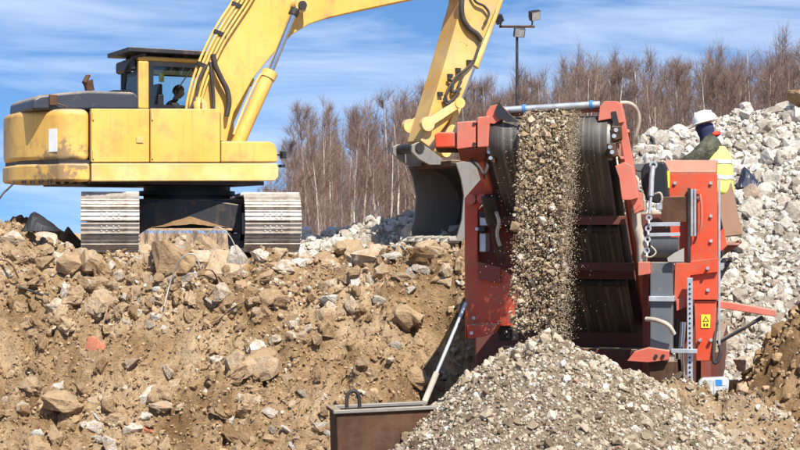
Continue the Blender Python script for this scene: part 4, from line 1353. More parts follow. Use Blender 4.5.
cpoly([(486, 123), (486, 113), (490, 106), (499, 104), (507, 110), (503, 118), (494, 124)], 0.0, 0.28, 'head_plate', M['red_faded'], 0.006)
cpoly([(499, 101), (504, 108), (512, 116), (520, 122), (506, 121.5), (498, 118), (494, 112)], -0.03, 0.02, 'scraper_plate', M['black'], 0.003)
ctube([(505, 110, .08), (600, 104.2, .08)], 0.034, 'top_tube', M['galv'], cr, 12)
for a, b_ in ((523, 108.8), (590, 104.8)):
    q = C(a, b_, .08); q2 = C(a + 3, b_ - .2, .08)
    MB().tube([q, q2], 0.045, 12).build('tube_clamp', M['blue'], cr)
ctube([(506, 114, .12), (540, 113.5, .12), (575, 111.5, .12), (599, 109.5, .12)], 0.022, 'red_hose', M['red_dark'])

# drive guards on the left of the head
A = cpoly([(434, 134.5), (438, 132), (456, 132), (456, 147.5), (435, 148)], 0.02, 0.28, 'motor_cover', M['red'], 0.02, seg=3)
cpoly([(435, 147.2), (456, 147), (456, 152), (437, 152)], 0.10, 0.2, 'motor_foot', M['rust'], 0.006)
B = cpoly([(456.5, 122), (475.5, 120.5), (475.5, 147), (456.5, 149.5)], -0.02, 0.42, 'drive_guard', M['red_faded'], 0.012)
pb = [C(457.5, 149.2, -0.01), C(486.5, 147.2, -0.01), C(485.5, 158, 0.16), C(478, 163, 0.22), C(460, 160.5, 0.2)]
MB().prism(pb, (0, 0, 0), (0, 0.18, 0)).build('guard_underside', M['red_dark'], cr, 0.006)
cpoly([(477, 117), (489.5, 116), (488.5, 147), (477, 147.5)], -0.03, 0.36, 'drive_guard', M['red_faded'], 0.012)
for a, b_ in ((474, 124), (474, 144)):
    q = C(a, b_, -0.03); MB().cyl(q, q + Vector((0, .03, 0)), 0.018, 8).build('bolt', M['grease'], B)
cpoly([(487, 148), (493, 147), (495, 163), (487, 161)], 0.05, 0.12, 'bearing_block', M['rust'], 0.008)
for a, b_ in ((489, 152), (490.5, 158)):
    q = C(a, b_, 0.03); MB().cyl(q, q + Vector((0, .04, 0)), 0.02, 8).build('bolt', M['galv'], cr)
ctube([(474, 161, .1), (480, 168, .06), (483.5, 174, .05), (487, 168, .06), (487.5, 160, .1)], 0.018, 'rubber_hose', M['hose'])
ctube([(470, 160, .15), (476, 165, .12), (482, 172, .1), (485, 178, .15)], 0.015, 'rubber_hose', M['hose'])

# left leg plate with its bosses, ram and foot lip
PV = 1.0
cpoly([(464.5, 198), (487.5, 171), (489, 196), (478, 208), (477, 262), (500, 268), (516, 278), (517, 326), (466, 326), (464.5, 260)], PV, 0.06, 'leg_plate', M['red'], 0.008)
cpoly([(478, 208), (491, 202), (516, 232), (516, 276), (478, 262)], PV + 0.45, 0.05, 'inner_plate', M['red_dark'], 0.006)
cpoly([(464.5, 198), (466, 198), (466.5, 338), (465, 338)], PV + .06, 0.55, 'leg_side', M['red'], 0.004)
cpoly([(466.5, 325), (497, 325), (493, 333), (484, 336.5), (468, 339)], PV - 0.30, 0.34, 'foot_lip', M['red'], 0.006)
cpoly([(497, 326), (516, 326), (516, 341), (498, 341)], PV + .15, 0.3, 'foot_block', M['grease'], 0.01)
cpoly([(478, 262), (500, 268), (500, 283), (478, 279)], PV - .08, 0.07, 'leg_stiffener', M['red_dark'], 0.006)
for a, b_, r_ in ((473, 199.5, .055), (484, 199, .05)):
    q = C(a, b_, PV); MB().cyl(q - Vector((0, .16, 0)), q + Vector((0, .05, 0)), r_, 20).build('pin_boss', M['red_faded'], cr, 0.008)
for a, b_ in ((477, 229), (477, 331), (474, 318)):
    q = C(a, b_, PV); MB().cyl(q - Vector((0, .335 if b_ > 325 else .02, 0)), q, 0.02, 8).build('bolt', M['galv'], cr)
cbox((478.5, 212), (485, 217), PV - .1, PV + .1, 'ram_bracket', M['black'], 0.01)
cbox((479, 217), (488, 226), PV + .05, PV + .3, 'ram_bracket', M['galv'], 0.01)
cbox((478.5, 227), (485, 232), PV - .1, PV + .1, 'ram_bracket', M['black'], 0.01)
cbox((479, 233), (486, 252), PV + .05, PV + .3, 'ram_bracket', M['galv'], 0.01)
ctube([(489, 196, .78), (494, 222, .86)], 0.085, 'hydraulic_ram', M['grease'], cr, 16)
ctube([(493, 220, .86), (501, 264, 1.0)], 0.05, 'ram_rod', M['rust'], cr, 14)
ctube([(496, 212, .75), (499, 222, .72), (497, 234, .78), (500, 246, .8)], 0.02, 'rubber_hose', M['dusty_hose'])

# bright prop between plate and the steel box
ctube([(466, 303, .95), (436, 374, .45)], 0.020, 'prop_tube', M['galv'], cr, 12)
ctube([(436.5, 373, .45), (424.5, 402, .25)], 0.032, 'prop_sleeve', M['dusty_hose'], cr, 12)

# chassis and crusher housing behind, with its crawlers
MB().box2((-0.55, 3.4, 0.95), (1.55, 9.5, 1.5)).build('chassis', M['red_grime_shade'], cr, 0.02)
MB().box2((-1.45, 3.75, 1.0), (1.45, 7.1, 3.15)).build('shade_widened_housing', M['red_grime_shade'], cr, 0.03)  # left side widened out of view to shade the ground beside it
for xx in (-0.45, 1.3):
    st = [(xx, 3.8 + 2.4 - (2.4 + .42 * math.sin(t)) * (1), 0.47 + .42 * math.cos(t)) for t in np.linspace(math.pi, 0, 10)] + [(xx, 8.2 + .42 * math.sin(t), 0.47 + .42 * math.cos(t)) for t in np.linspace(0, math.pi, 10)]
    MB().prism(st, (-.22, 0, 0), (.22, 0, 0)).build('crawler', M['grease'], cr, 0.02)
hp = [(-.75, 7.2, 2.75), (1.75, 7.2, 2.75), (1.75, 9.9, 2.75), (-.75, 9.9, 2.75)]
for p, q in zip(hp, hp[1:] + hp[:1]):
    p = Vector(p); q = Vector(q); c_ = Vector((0.5, 8.55, 1.9))
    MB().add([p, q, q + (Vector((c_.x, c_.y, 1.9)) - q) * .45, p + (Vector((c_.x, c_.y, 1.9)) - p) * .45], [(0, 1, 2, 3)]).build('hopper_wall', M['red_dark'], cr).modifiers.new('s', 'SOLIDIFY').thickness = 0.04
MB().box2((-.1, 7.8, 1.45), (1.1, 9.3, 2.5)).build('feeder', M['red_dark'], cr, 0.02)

# right tower: the red housing
T0 = 1.35
tw = cpoly([(665, 173), (716.5, 173), (717.5, 300), (690, 300), (690, 262), (672, 262), (668, 200)], T0, 0.42, 'red_housing', M['red'], 0.008)
pt_ = [C(665, 172.5, T0), C(716.5, 172.5, T0), C(717, 160, T0 + .10), C(665.5, 160, T0 + .10)]
MB().prism(pt_, (0, 0, 0), (0, 0.34, 0)).build('housing_top', M['red_faded'], cr, 0.006)
cpoly([(690.5, 190), (700, 190), (700, 194), (690.5, 194)], T0 - .02, 0.02, 'housing_rib', M['red'], 0.003, tw)
cpoly([(694, 300.5), (716.5, 300.5), (715, 345), (713, 361), (696, 361)], T0 + .03, 0.36, 'tower_leg', M['red'], 0.008)
cpoly([(675, 263), (690, 263), (690, 306), (677, 310), (674, 300)], T0 - .12, 0.10, 'gusset_plate', M['red'], 0.006)
cpoly([(676, 299), (689, 299), (682, 309), (676.5, 311)], T0 - .18, 0.05, 'gusset_foot', M['red_faded'], 0.004)
cpoly([(686, 262), (718, 258), (718, 272), (686, 276)], T0 - .05, 0.05, 'band_plate', M['red'], 0.005)
for a, b_ in ((675, 183), (711, 183), (711, 216), (711, 241), (699, 198), (708, 268), (700, 340), (711, 340), (708, 290)):
    q = C(a, b_, T0); MB().cyl(q - Vector((0, .10 if b_ == 268 else .025, 0)), q + Vector((0, .05, 0)), 0.018, 8).build('bolt', M['galv'], tw)
# warning sticker
st = cpoly([(701, 314.5), (710.5, 314.5), (710, 328), (701, 328)], T0 + 0.022, 0.004, 'warning_sticker', M['yellow_sticker'])
tri = [(705.8, 316), (709, 321.5), (702.6, 321.5)]
cpoly(tri, T0 + 0.019, 0.002, 'warning_triangle', M['plastic'], 0, st)
cpoly([(705.8, 317.5), (707.8, 321), (703.8, 321)], T0 + 0.0165, 0.002, 'triangle_field', M['yellow_sticker'], 0, st)
for a in (703.5, 706.5): cpoly([(a, 323.5), (a + 1.6, 323.5), (a + 1.6, 326.2), (a, 326.2)], T0 + 0.019, 0.002, 'warning_mark', M['plastic'], 0, st)
# galvanised handles and struts in front of the housing
for a in (691.5, 694.8):
    ctube([(a, 189, T0 - .07), (a, 236, T0 - .07)], 0.016, 'grab_rail', M['galv'])
cbox((687.5, 188), (690.5, 262), T0 - .12, T0 - .02, 'angle_post', M['grease'], 0.004)
ctube([(700, 194, T0 - .06), (701.5, 206, T0 - .08), (701.3, 225, T0 - .08), (698, 234, T0 - .06)], 0.014, 'door_handle', M['red_faded'])
post = cbox((687, 278), (692.5, 392), T0 - .3, T0 - .2, 'perforated_post', M['galv'], 0.004)
for k in range(22):
    q = C(689.8, 284 + k * 4.9, T0 - .302); MB().cyl(q - Vector((0, .004, 0)), q + Vector((0, .002, 0)), 0.011, 8).build('hole', M['plastic'], post)
cbox((671, 349), (697, 353.5), T0 - .38, T0 - .3, 'cross_bar', M['galv'], 0.004)
ctube([(683, 322, T0 - .1), (681, 352, T0 - .12), (683, 386, T0 - .1)], 0.035, 'silver_ram', M['chrome'], cr, 14)
ctube([(677, 318, T0), (675, 345, T0), (678, 388, T0)], 0.02, 'rubber_hose', M['hose'])
cbox((718.2, 178), (720.4, 345), T0 + .1, T0 + .16, 'rear_rail', M['galv'], 0.004)
ctube([(719, 345, T0), (720.5, 352, T0), (717.5, 361, T0), (713.5, 360, T0), (715, 330, T0 + .05), (717, 322, T0 + .05)], 0.02, 'rubber_hose', M['hose'])
# side arm with its black stay
cpoly([(716, 300.5), (727, 302), (776.5, 310.5), (776, 317), (716, 307.5)], T0 + .15, 0.16, 'side_arm', M['red_faded'], 0.008)
ctube([(717, 343, T0 + .2), (763, 317, T0 + .22)], 0.022, 'arm_stay', M['black'])
cpoly([(719, 232), (724, 228), (727, 246), (720, 252)], T0 + .3, 0.05, 'red_bracket', M['red'], 0.004)

# column, clamps and tray between conveyor and tower
colm = cbox((650, 262), (672.5, 392), 1.05, 1.33, 'support_column', M['greysteel'], 0.012)
for y0, y1 in ((296, 301.5), (354, 361)):
    a = C(649, y0, 1.04); b_ = C(674.5, y1, 1.04)
    MB().box2((a.x, 1.0, a.z), (b_.x, 1.37, b_.z)).build('clamp_band', M['galv'] if y0 < 300 else M['dusty_hose'], colm, 0.006)
cpoly([(648, 362), (677, 361), (679, 392), (651, 392)], 0.98, 0.42, 'column_foot', M['rust'], 0.01)
cpoly([(627, 361), (634, 352), (648, 348), (669, 351), (669, 360), (648, 362.5)], 0.9, 0.16, 'foot_bracket', M['red_faded'], 0.006)
for a in (656, 663):
    q = C(a, 356, .9); MB().cyl(q - Vector((0, .02, 0)), q, 0.02, 8).build('bolt', M['grease'], cr)
ctube([(646, 319, .95), (656, 320, .9), (668, 325, .9), (674, 334, .95)], 0.024, 'curved_hose', M['dusty_hose'])
# tray drum
tr0 = C(650, 243, 1.0); tr1 = C(678, 243, 1.0)
hd_ = []
for k in range(13):
    t = math.pi * k / 12
    hd_.append((0, 1.15 - 0.16 * math.cos(t), tr0.z + .06 - 0.22 * math.sin(t)))
MB().prism([Vector(p) for p in hd_], (tr0.x, 0, 0), (tr1.x, 0, 0)).build('tray_drum', M['greysteel'], cr, 0.004)
cpoly([(649, 222.5), (680, 222), (680, 226), (649, 226.5)], 0.98, 0.04, 'tray_rim', M['galv'], 0.003)
cpoly([(649, 233), (680, 232.5), (680, 236), (649, 236.5)], 0.97, 0.02, 'tray_rim', M['galv'], 0.003)
cpoly([(667, 258), (674, 253), (684, 248), (684, 262), (668, 262)], 0.97, 0.03, 'chute_lip', M['steel'], 0.003)
cpoly([(660, 197), (685.5, 196.5), (686, 222), (662, 222.5)], 1.0, 0.05, 'rusty_plate', M['rust'], 0.006)
# black motor box on the left of the housing
cpoly([(641, 170), (645, 163), (664, 161.5), (667, 168), (668.5, 200), (663, 206), (646, 200), (641, 183)], 1.02, 0.30, 'motor_box', M['plastic'], 0.025, seg=3)
cpoly([(630, 163.5), (645, 163), (643, 172), (631, 170)], 1.1, 0.2, 'motor_side', M['greysteel'], 0.01)
cbox((666.5, 171), (669.5, 188), 1.05, 1.12, 'yellow_tag', M['yellow_sticker'], 0.004)
ctube([(653, 166, .92), (651.5, 178, .9), (651, 196, .88)], 0.028, 'turnbuckle', M['galv'], cr, 12)
q = C(653.5, 165, .93); MB().ring(q, (0, 1, 0), 0.022, 0.042, 0.025, 16).build('shackle', M['galv'], cr)
ctube([(651, 196, .88), (650, 206, .87), (649.3, 214, .86)], 0.016, 'turnbuckle_rod', M['galv'], cr, 10)
for k, yy in enumerate((217.5, 223, 228.5, 234, 239.5, 245, 250.5, 256)):
    q = C(649 - k * .35, yy, .86)
    MB().ring(q, (0, 1, 0) if k % 2 == 0 else (1, 0.25, 0), 0.016, 0.034, 0.016, 14).build('chain_link', M['galv'], cr)
ctube([(651, 246, .84), (656, 252, .8), (651, 257, .8), (645, 256, .82)], 0.008, 'grey_wire', M['dusty_hose'])
ctube([(653, 195, .95), (660, 193, .9), (662, 199, .9), (659, 207, .92)], 0.013, 'grey_hose', M['dusty_hose'])
ctube([(632, 175, .9), (637, 178, .85), (638, 188, .85), (634, 192, .88)], 0.014, 'white_wire', M['dusty_hose'])
cbox((656, 203), (662, 210), .9, 1.0, 'coupling', M['galv'], 0.01)
cbox((640, 200), (646, 212), .9, 1.02, 'coupling', M['steel'], 0.01)
ctube([(636, 208, .9), (637, 225, .9), (641, 242, .92), (642, 262, .95)], 0.05, 'grey_pipe', M['dusty_hose'], cr, 12)
cpoly([(630, 194), (641, 192), (643, 210), (634, 214)], 0.5, 0.25, 'rail_block', M['red_faded'], 0.008)
cpoly([(638, 262), (650, 262), (650, 274), (638, 276)], 0.7, 0.2, 'rail_block', M['red_faded'], 0.008)
# grey hose arching from the head plate
ctube([(620, 103, .2), (628, 103, .22), (634, 106, .25), (638, 113, .3), (639, 122, .32), (636, 134, .35), (632, 144, .4), (630, 158, .5)], 0.021, 'arched_hose', M['dusty_hose'])
ctube([(632, 124, .4), (629, 129, .4), (622, 133, .35)], 0.013, 'thin_hose', M['dusty_hose'])
# platform for the worker
plz = None
WX = at(709, 125, 17.9)
WB = WX.z - 1.60
q = CF
pl = Vector((WX.x, WX.y, WB))
lx, ly = (pl - CR_O).dot(CF.h), (pl - CR_O).dot(CF.n)
MB().box2((lx - .75, ly - .42, WB + .7 - .06), (lx + .16, ly + .6, WB + .7)).build('platform', M['galv'], cr, 0.006)
for a, b_ in ((-.7, -.35), (.0, -.35), (-.7, .55), (-.08, .55)):
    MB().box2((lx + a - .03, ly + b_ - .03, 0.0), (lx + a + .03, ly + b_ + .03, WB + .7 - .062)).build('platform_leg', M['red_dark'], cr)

# board leaning behind the housing
b0, b1 = at(733, 236, 17.6), at(722, 184, 17.75)
pb_ = MB().beam(b0, b1, 0.22, 0.05, (0.2, -1, 0)).build('board', M['plank'], None, 0.006)
tag(pb_, 'rusty brown board leaning against the red housing beside the worker', 'board')

# ------------------------------------------------------------------ gravel falling from the conveyor head
stream = empty('falling_gravel', CF.world(C(549, 120, 0)))
tag(stream, 'dense curtain of brown gravel falling off the conveyor head', 'gravel')
so = stream.location.copy()
topw = CF.world(Vector((0, pc.y, pc.z + PR)))
dirv = Vector((-CF.n.x, -CF.n.y, 0)).normalized()      # thrown forwards off the pulley
side_v = CF.h


def stream_pts(n, r, tmax, half, spread, thick):
    t = tmax * r.uniform(0, 1, n) ** 0.85
    v0 = 1.35 + r.normal(0, 0.10 * thick, n)
    w = r.uniform(-1, 1, n) * half
    w = w + r.normal(0, spread, n) * (0.2 + t)
    c0 = CF.world(Vector((C(548, 120, 0.1).x, pc.y - .02, pc.z + PR + .03)))
    P = np.array(c0)[None] + np.outer(v0 * t, np.array(dirv)) + np.outer(w, np.array(side_v))
    P[:, 2] += -4.905 * t * t + r.uniform(-0.02, .07, n) * (1 - t)
    P += np.outer(r.normal(0, 0.035 * thick, n), np.array(dirv))
    return P


P = np.concatenate([stream_pts(2600, rng, 0.66, 0.245, 0.022, 1.0)])
sz = np.clip(0.022 * (1 + rng.pareto(2.7, len(P))), 0.018, 0.095)
split_P = P
which = rng.integers(0, len(GRIT), len(P)); rots = rot_mats(len(P), rng)
order = np.argsort(-sz); big, rest = order[:300], order[300:]
pieces('stone', proto_meshes('stone', GRIT, M['falling']), (P - np.array(so))[big], sz[big], rots[big], which[big], stream)
PA = P[rest] - np.array(so); SA = sz[rest]
tag(link('small_gravel', scatter_mesh('small_gravel', GRIT, PA, SA, rots[rest], which[rest], M['falling_fine']), stream), kind='stuff')
P2 = stream_pts(9500, rng, 0.66, 0.25, 0.02, 1.2); s2 = rng.uniform(0.008, 0.020, len(P2))
P3 = stream_pts(9000, rng, 0.67, 0.03, 0.03, 2.0) + np.array(side_v)[None] * 0.235; s3 = rng.uniform(0.004, 0.011, len(P3))
P4 = stream_pts(2600, rng, 0.67, 0.30, 0.20, 2.0); s4 = rng.uniform(0.004, 0.011, len(P4))
P3 = P3 + np.outer(np.abs(rng.normal(0, .045, len(P3))), np.array(side_v))
PA = np.concatenate([P2, P3, P4]) - np.array(so); SA = np.concatenate([s2, s3, s4])
tag(link('fine_grit', scatter_mesh('fine_grit', DUST, PA, SA, rot_mats(len(PA), rng), rng.integers(0, 8, len(PA)), M['falling_fine']), stream), kind='stuff')
# load lying on the belt
n = 2600
f = rng.uniform(-0.05, 4.6, n); w = rng.normal(0, 0.20, n); w = np.clip(w, -0.30, 0.30)
base = np.array(CF.world(Vector((C(548, 120, 0.1).x, pc.y, pc.z))))
dnw = np.array(CF.n) * dn.y + np.array([0, 0, dn.z]); nuw = np.array(CF.n) * nu.y + np.array([0, 0, nu.z])
hh = PR + 0.02 + (0.13 * np.clip(1 - (w / .32) ** 2, 0, 1)) * rng.uniform(0.1, 1, n)
P = base[None] + np.outer(f, dnw) + np.outer(w, np.array(side_v)) + np.outer(hh, nuw)
sz = np.clip(0.032 * (1 + rng.pareto(2.6, n)), 0.03, 0.12)
load = link('belt_load', scatter_mesh('belt_load', GRIT, P, sz, rot_mats(n, rng), rng.integers(0, len(GRIT), n), M['falling_fine']))
tag(load, 'brown gravel riding up on the conveyor belt of the crusher', 'gravel', kind='stuff')

# ------------------------------------------------------------------ rusty steel box with a loop handle
bx0 = at(341, 410.5, 14.05); bx1 = at(440, 407, 14.2)
bd = Vector((bx1.x - bx0.x, bx1.y - bx0.y, 0)); LBX = bd.length; ang = math.atan2(bd.y, bd.x)
sb = empty('steel_box', (bx0.x, bx0.y, -0.72), ang); sb.rotation_euler = (R(-2), R(-1.5), ang)
tag(sb, 'rusty open steel box with a loop handle beside the gravel cone', 'steel box')
hz = bx0.z + 0.72; DB = 0.55
MB().box2((0, 0, 0), (LBX, .03, hz - .035)).build('front_wall', M['rust'], sb, 0.004)
MB().box2((0, DB - .03, 0), (LBX, DB, hz - .035)).build('back_wall', M['rust'], sb, 0.004)
MB().box2((0, .032, 0), (.03, DB - .032, hz - .035)).build('end_wall', M['rust'], sb, 0.004)
MB().box2((LBX - .03, .032, 0), (LBX, DB - .032, hz - .035)).build('end_wall', M['rust'], sb, 0.004)
MB().box2((.032, .032, hz - .55), (LBX - .032, DB - .032, hz - .5)).build('floor_plate', M['rust'], sb)
MB().box2((-.03, -.03, hz - .033), (LBX + .02, .05, hz)).build('rim', M['bucket'], sb, 0.006)
MB().box2((-.03, DB - .05, hz - .033), (LBX + .02, DB + .03, hz)).build('rim', M['bucket'], sb, 0.006)
MB().box2((-.03, .052, hz - .033), (.05, DB - .052, hz)).build('rim', M['rust'], sb, 0.006)
hx = 0.10
MB().tube([(hx, .03, hz - .02), (hx, .03, hz + .09), (hx + .015, .03, hz + .14), (hx + .06, .03, hz + .165), (hx + .10, .03, hz + .14), (hx + .115, .03, hz + .09), (hx + .115, .03, hz - .02)], 0.018, 10).build('loop_handle', M['grease'], sb)

# ------------------------------------------------------------------ scraps: rebar, sheets, canister
def wire(pts, r_, name, m, label, cat, lift=0.04):
    P_ = []
    for a, b_, l in pts:
        p = march(height, a, b_)
        if p.y > 22.3: p = at(a, b_, 22.0)
        P_.append(p + Vector((0, -0.08 - l * .3, lift + l)))
    # smooth
    out = []
    for i in range(len(P_) - 1):
        p0 = P_[max(i - 1, 0)]; p1 = P_[i]; p2 = P_[i + 1]; p3 = P_[min(i + 2, len(P_) - 1)]
        for k in range(5):
            t = k / 5
            out.append(0.5 * ((2 * p1) + (p2 - p0) * t + (2 * p0 - 5 * p1 + 4 * p2 - p3) * t * t + (3 * p1 - p0 - 3 * p2 + p3) * t ** 3))
    out.append(P_[-1])
    return tag(MB().tube(out, r_, 6).build(name, m), label, cat)


wire([(165, 309, 0), (172, 292, .12), (182, 276, .2), (195, 271, .2), (202, 280, .12)], 0.012, 'rebar', M['steel'], 'long bent steel bar arching over pale blocks beneath the excavator', 'rebar')
wire([(206, 244, .06), (218, 240, .14), (230, 248, .14), (238, 262, .1), (243, 278, 0)], 0.010, 'rebar', M['steel'], 'thin curved steel bar hooked over the tallest pale block', 'rebar')
wire([(206, 279, .1), (214, 284, .14), (219, 294, .12), (221, 302, 0)], 0.010, 'rebar', M['rust'], 'short rusty steel hook poking from the pale blocks', 'rebar')
wire([(214, 327, 0), (228, 318, .05), (238, 312, .06), (244, 306, .02)], 0.010, 'wire', M['rust'], 'rusty wire lying beside the flat brown slab on the bank', 'wire')
wire([(103, 330, 0), (108, 318, .06), (110, 306, .05), (106, 303, .02)], 0.014, 'twig', M['plank'], 'pale bent stick above the orange brick lump', 'stick')
wire([(20, 290, 0), (30, 296, .05), (42, 299, .03), (50, 297, 0)], 0.02, 'rebar', M['grease'], 'dark iron bar half buried high on the earth bank', 'rebar')
wire([(0, 262, 0), (12, 268, .04), (20, 282, .02)], 0.014, 'twig', M['plank'], 'brown stick on the hump of the earth bank', 'stick')


def crumple(name, c, w, h, d, m, label, cat, seed):
    nx2, ny2 = 14, 9
    vs = []; fs = []
    for i in range(nx2 + 1):
        for j in range(ny2 + 1):
            u_ = i / nx2 - .5; v_ = j / ny2
            prof_ = h * max(0.0, 1 - abs(u_ + .25) / (.25 if u_ < -.25 else .75)) ** .75
            zz_ = prof_ * math.sin(v_ * math.pi) ** .6 + 0.05 * h * float(gn(u_ * 9 + seed, v_ * 9))
            vs.append((c[0] + u_ * w + .03 * float(gn(u_ * 7, v_ * 7 + seed)), c[1] + (v_ - .5) * d, c[2] + zz_))
    for i in range(nx2):
        for j in range(ny2): fs.append((i * (ny2 + 1) + j, (i + 1) * (ny2 + 1) + j, (i + 1) * (ny2 + 1) + j + 1, i * (ny2 + 1) + j + 1))
    o = MB().add(vs, fs).build(name, m)
    s_ = o.modifiers.new('s', 'SOLIDIFY'); s_.thickness = 0.015
    return tag(o, label, cat)


p = at(43, 229, 22.8)
p.z = min(p.z, float(height(p.x, p.y)) + .05)
crumple('rubber_sheet', at(42, 231, 22.9), 0.50, 0.30, 0.5, M['rubber_sheet'], 'crumpled black rubber sheet lying on top of the earth bank', 'rubber sheet', 2)
p = march(rubble_h, 747, 188, 18.0)
crumple('plastic_sheet', p + Vector((0, -.15, 0)), 0.36, 0.38, 0.35, M['navy_sheet'], 'crumpled navy plastic sheet caught among the white rubble', 'plastic sheet', 5)

# clear plastic canister with a blue label, at the tower foot
M['murky'] = plain('murky_plastic', (0.50, 0.52, 0.52), 0.35, 0, 0.3, 14)
cp = at(699, 392, 16.2)
can = empty('plastic_canister', (cp.x, cp.y, cp.z), R(-10))
tag(can, 'dusty clear plastic canister with a blue label at the tower foot', 'canister')
MB().prism([(0, 0, -.05), (.26, 0, -.05), (.30, 0, .02), (.31, 0, .13), (.27, 0, .155), (.03, 0, .14), (-.01, 0, .10)], (0, 0, 0), (0, .16, 0)).build('bottle', M['murky'], can, 0.025, 3)
MB().box2((.17, -.004, .07), (.235, -.0015, .135)).build('label_sheet', M['blue'], can)
MB().box2((.24, -.004, .075), (.275, -.0015, .13)).build('label_panel', M['white'], can)
for xx in (.04, .10, .15): MB().box2((xx, -.006, -.04), (xx + .012, .0, .10)).build('rib', M['murky'], can, 0.003)
MB().cyl((-.045, .08, .06), (0.0, .08, .06), 0.03, 14).build('cap', M['greysteel'], can)


# ------------------------------------------------------------------ people
M['jacket'] = plain('olive_jacket', (0.082, 0.082, 0.056), 0.9, 0, 0.5, 14, bmp=0.4)
for n_ in M['jacket'].node_tree.nodes:
    if n_.type == 'BUMP': n_.inputs['Distance'].default_value = 0.06; n_.inputs['Strength'].default_value = 1.0
    if n_.type == 'TEX_NOISE' and n_.inputs['Scale'].default_value > 40: n_.inputs['Scale'].default_value = 16
M['trousers'] = plain('dark_trousers', (0.035, 0.035, 0.04), 0.9, 0, 0.3, 9)
M['skin'] = plain('skin', (0.52, 0.30, 0.21), 0.55, 0, 0.1, 14)
M['vest'] = plain('hi_vis_vest', (0.72, 0.80, 0.16), 0.75, 0, 0.08, 9, bmp=0.3)
M['band'] = plain('reflective_band', (0.55, 0.57, 0.56), 0.4, 0.2, 0.06)
M['helmet'] = plain('white_helmet', (0.82, 0.82, 0.80), 0.35, 0, 0.04)
M['navy'] = plain('navy_scarf', (0.022, 0.028, 0.075), 0.9, 0, 0.3, 12)
M['redcloth'] = plain('red_collar', (0.62, 0.06, 0.035), 0.85, 0, 0.15, 12)
M['hair'] = plain('dark_hair', (0.022, 0.016, 0.012), 0.7, 0, 0.3, 20)
M['blackcloth'] = plain('black_jacket', (0.018, 0.018, 0.02), 0.9, 0, 0.3, 12)


def body(name, parent, joints, edges, zones, mats):
    """one continuous skin over a posed skeleton; zones(face centre) -> material slot"""
    me = bpy.data.meshes.new(name)
    names = list(joints)
    me.from_pydata([joints[k][0] for k in names], [(names.index(a), names.index(b_)) for a, b_ in edges], [])
    o = bpy.data.objects.new(name, me); col.objects.link(o)
    sk = o.modifiers.new('skin', 'SKIN'); sk.use_smooth_shade = True; sk.branch_smoothing = 0.6
    sv = me.skin_vertices[0].data
    for i, k in enumerate(names):
        rr = joints[k][1]
        sv[i].radius = (rr, rr) if not isinstance(rr, tuple) else rr
        sv[i].use_root = (i == 0)
    sd = o.modifiers.new('sub', 'SUBSURF'); sd.levels = 2; sd.render_levels = 2
    dg = bpy.context.evaluated_depsgraph_get()
    m2 = bpy.data.meshes.new_from_object(o.evaluated_get(dg))
    bpy.data.objects.remove(o); 
    m2.materials.clear()
    for mm in mats: m2.materials.append(mm)
    for p in m2.polygons:
        p.material_index = zones(p.center); p.use_smooth = True
    o = bpy.data.objects.new(name, m2); col.objects.link(o); o.parent = parent
    return o


def hand(J, Eg, tag_, w, d, up, s=1.0):
    """palm and five bent fingers hung on the wrist joint w; d = reach direction, up = back of the hand"""
    d = Vector(d).normalized(); up = Vector(up).normalized(); sd = d.cross(up).normalized()
    w = Vector(w)
    palm = w + d * 0.07
    J[tag_ + 'palm'] = (palm, (0.036, 0.020)); Eg.append((tag_ + 'wrist', tag_ + 'palm'))
    for k, (off, L) in enumerate(((-.033, .060), (-.011, .072), (.011, .076), (.033, .068))):
        b0_ = palm + d * .035 + sd * off; b1_ = b0_ + d * L * .5 - up * .012; b2_ = b1_ + d * L * .35 - up * .035
        J[f'{tag_}f{k}a'] = (b0_, 0.0105); J[f'{tag_}f{k}b'] = (b1_, 0.0095); J[f'{tag_}f{k}c'] = (b2_, 0.008)
        Eg += [(tag_ + 'palm', f'{tag_}f{k}a'), (f'{tag_}f{k}a', f'{tag_}f{k}b'), (f'{tag_}f{k}b', f'{tag_}f{k}c')]
    t0_ = w + d * .045 + sd * .038; t1_ = t0_ + d * .035 + sd * .028 - up * .01; t2_ = t1_ + d * .03 + sd * .006 - up * .012
    J[tag_ + 't0'] = (t0_, 0.012); J[tag_ + 't1'] = (t1_, 0.0105); J[tag_ + 't2'] = (t2_, 0.009)
    Eg += [(tag_ + 'palm', tag_ + 't0'), (tag_ + 't0', tag_ + 't1'), (tag_ + 't1', tag_ + 't2')]


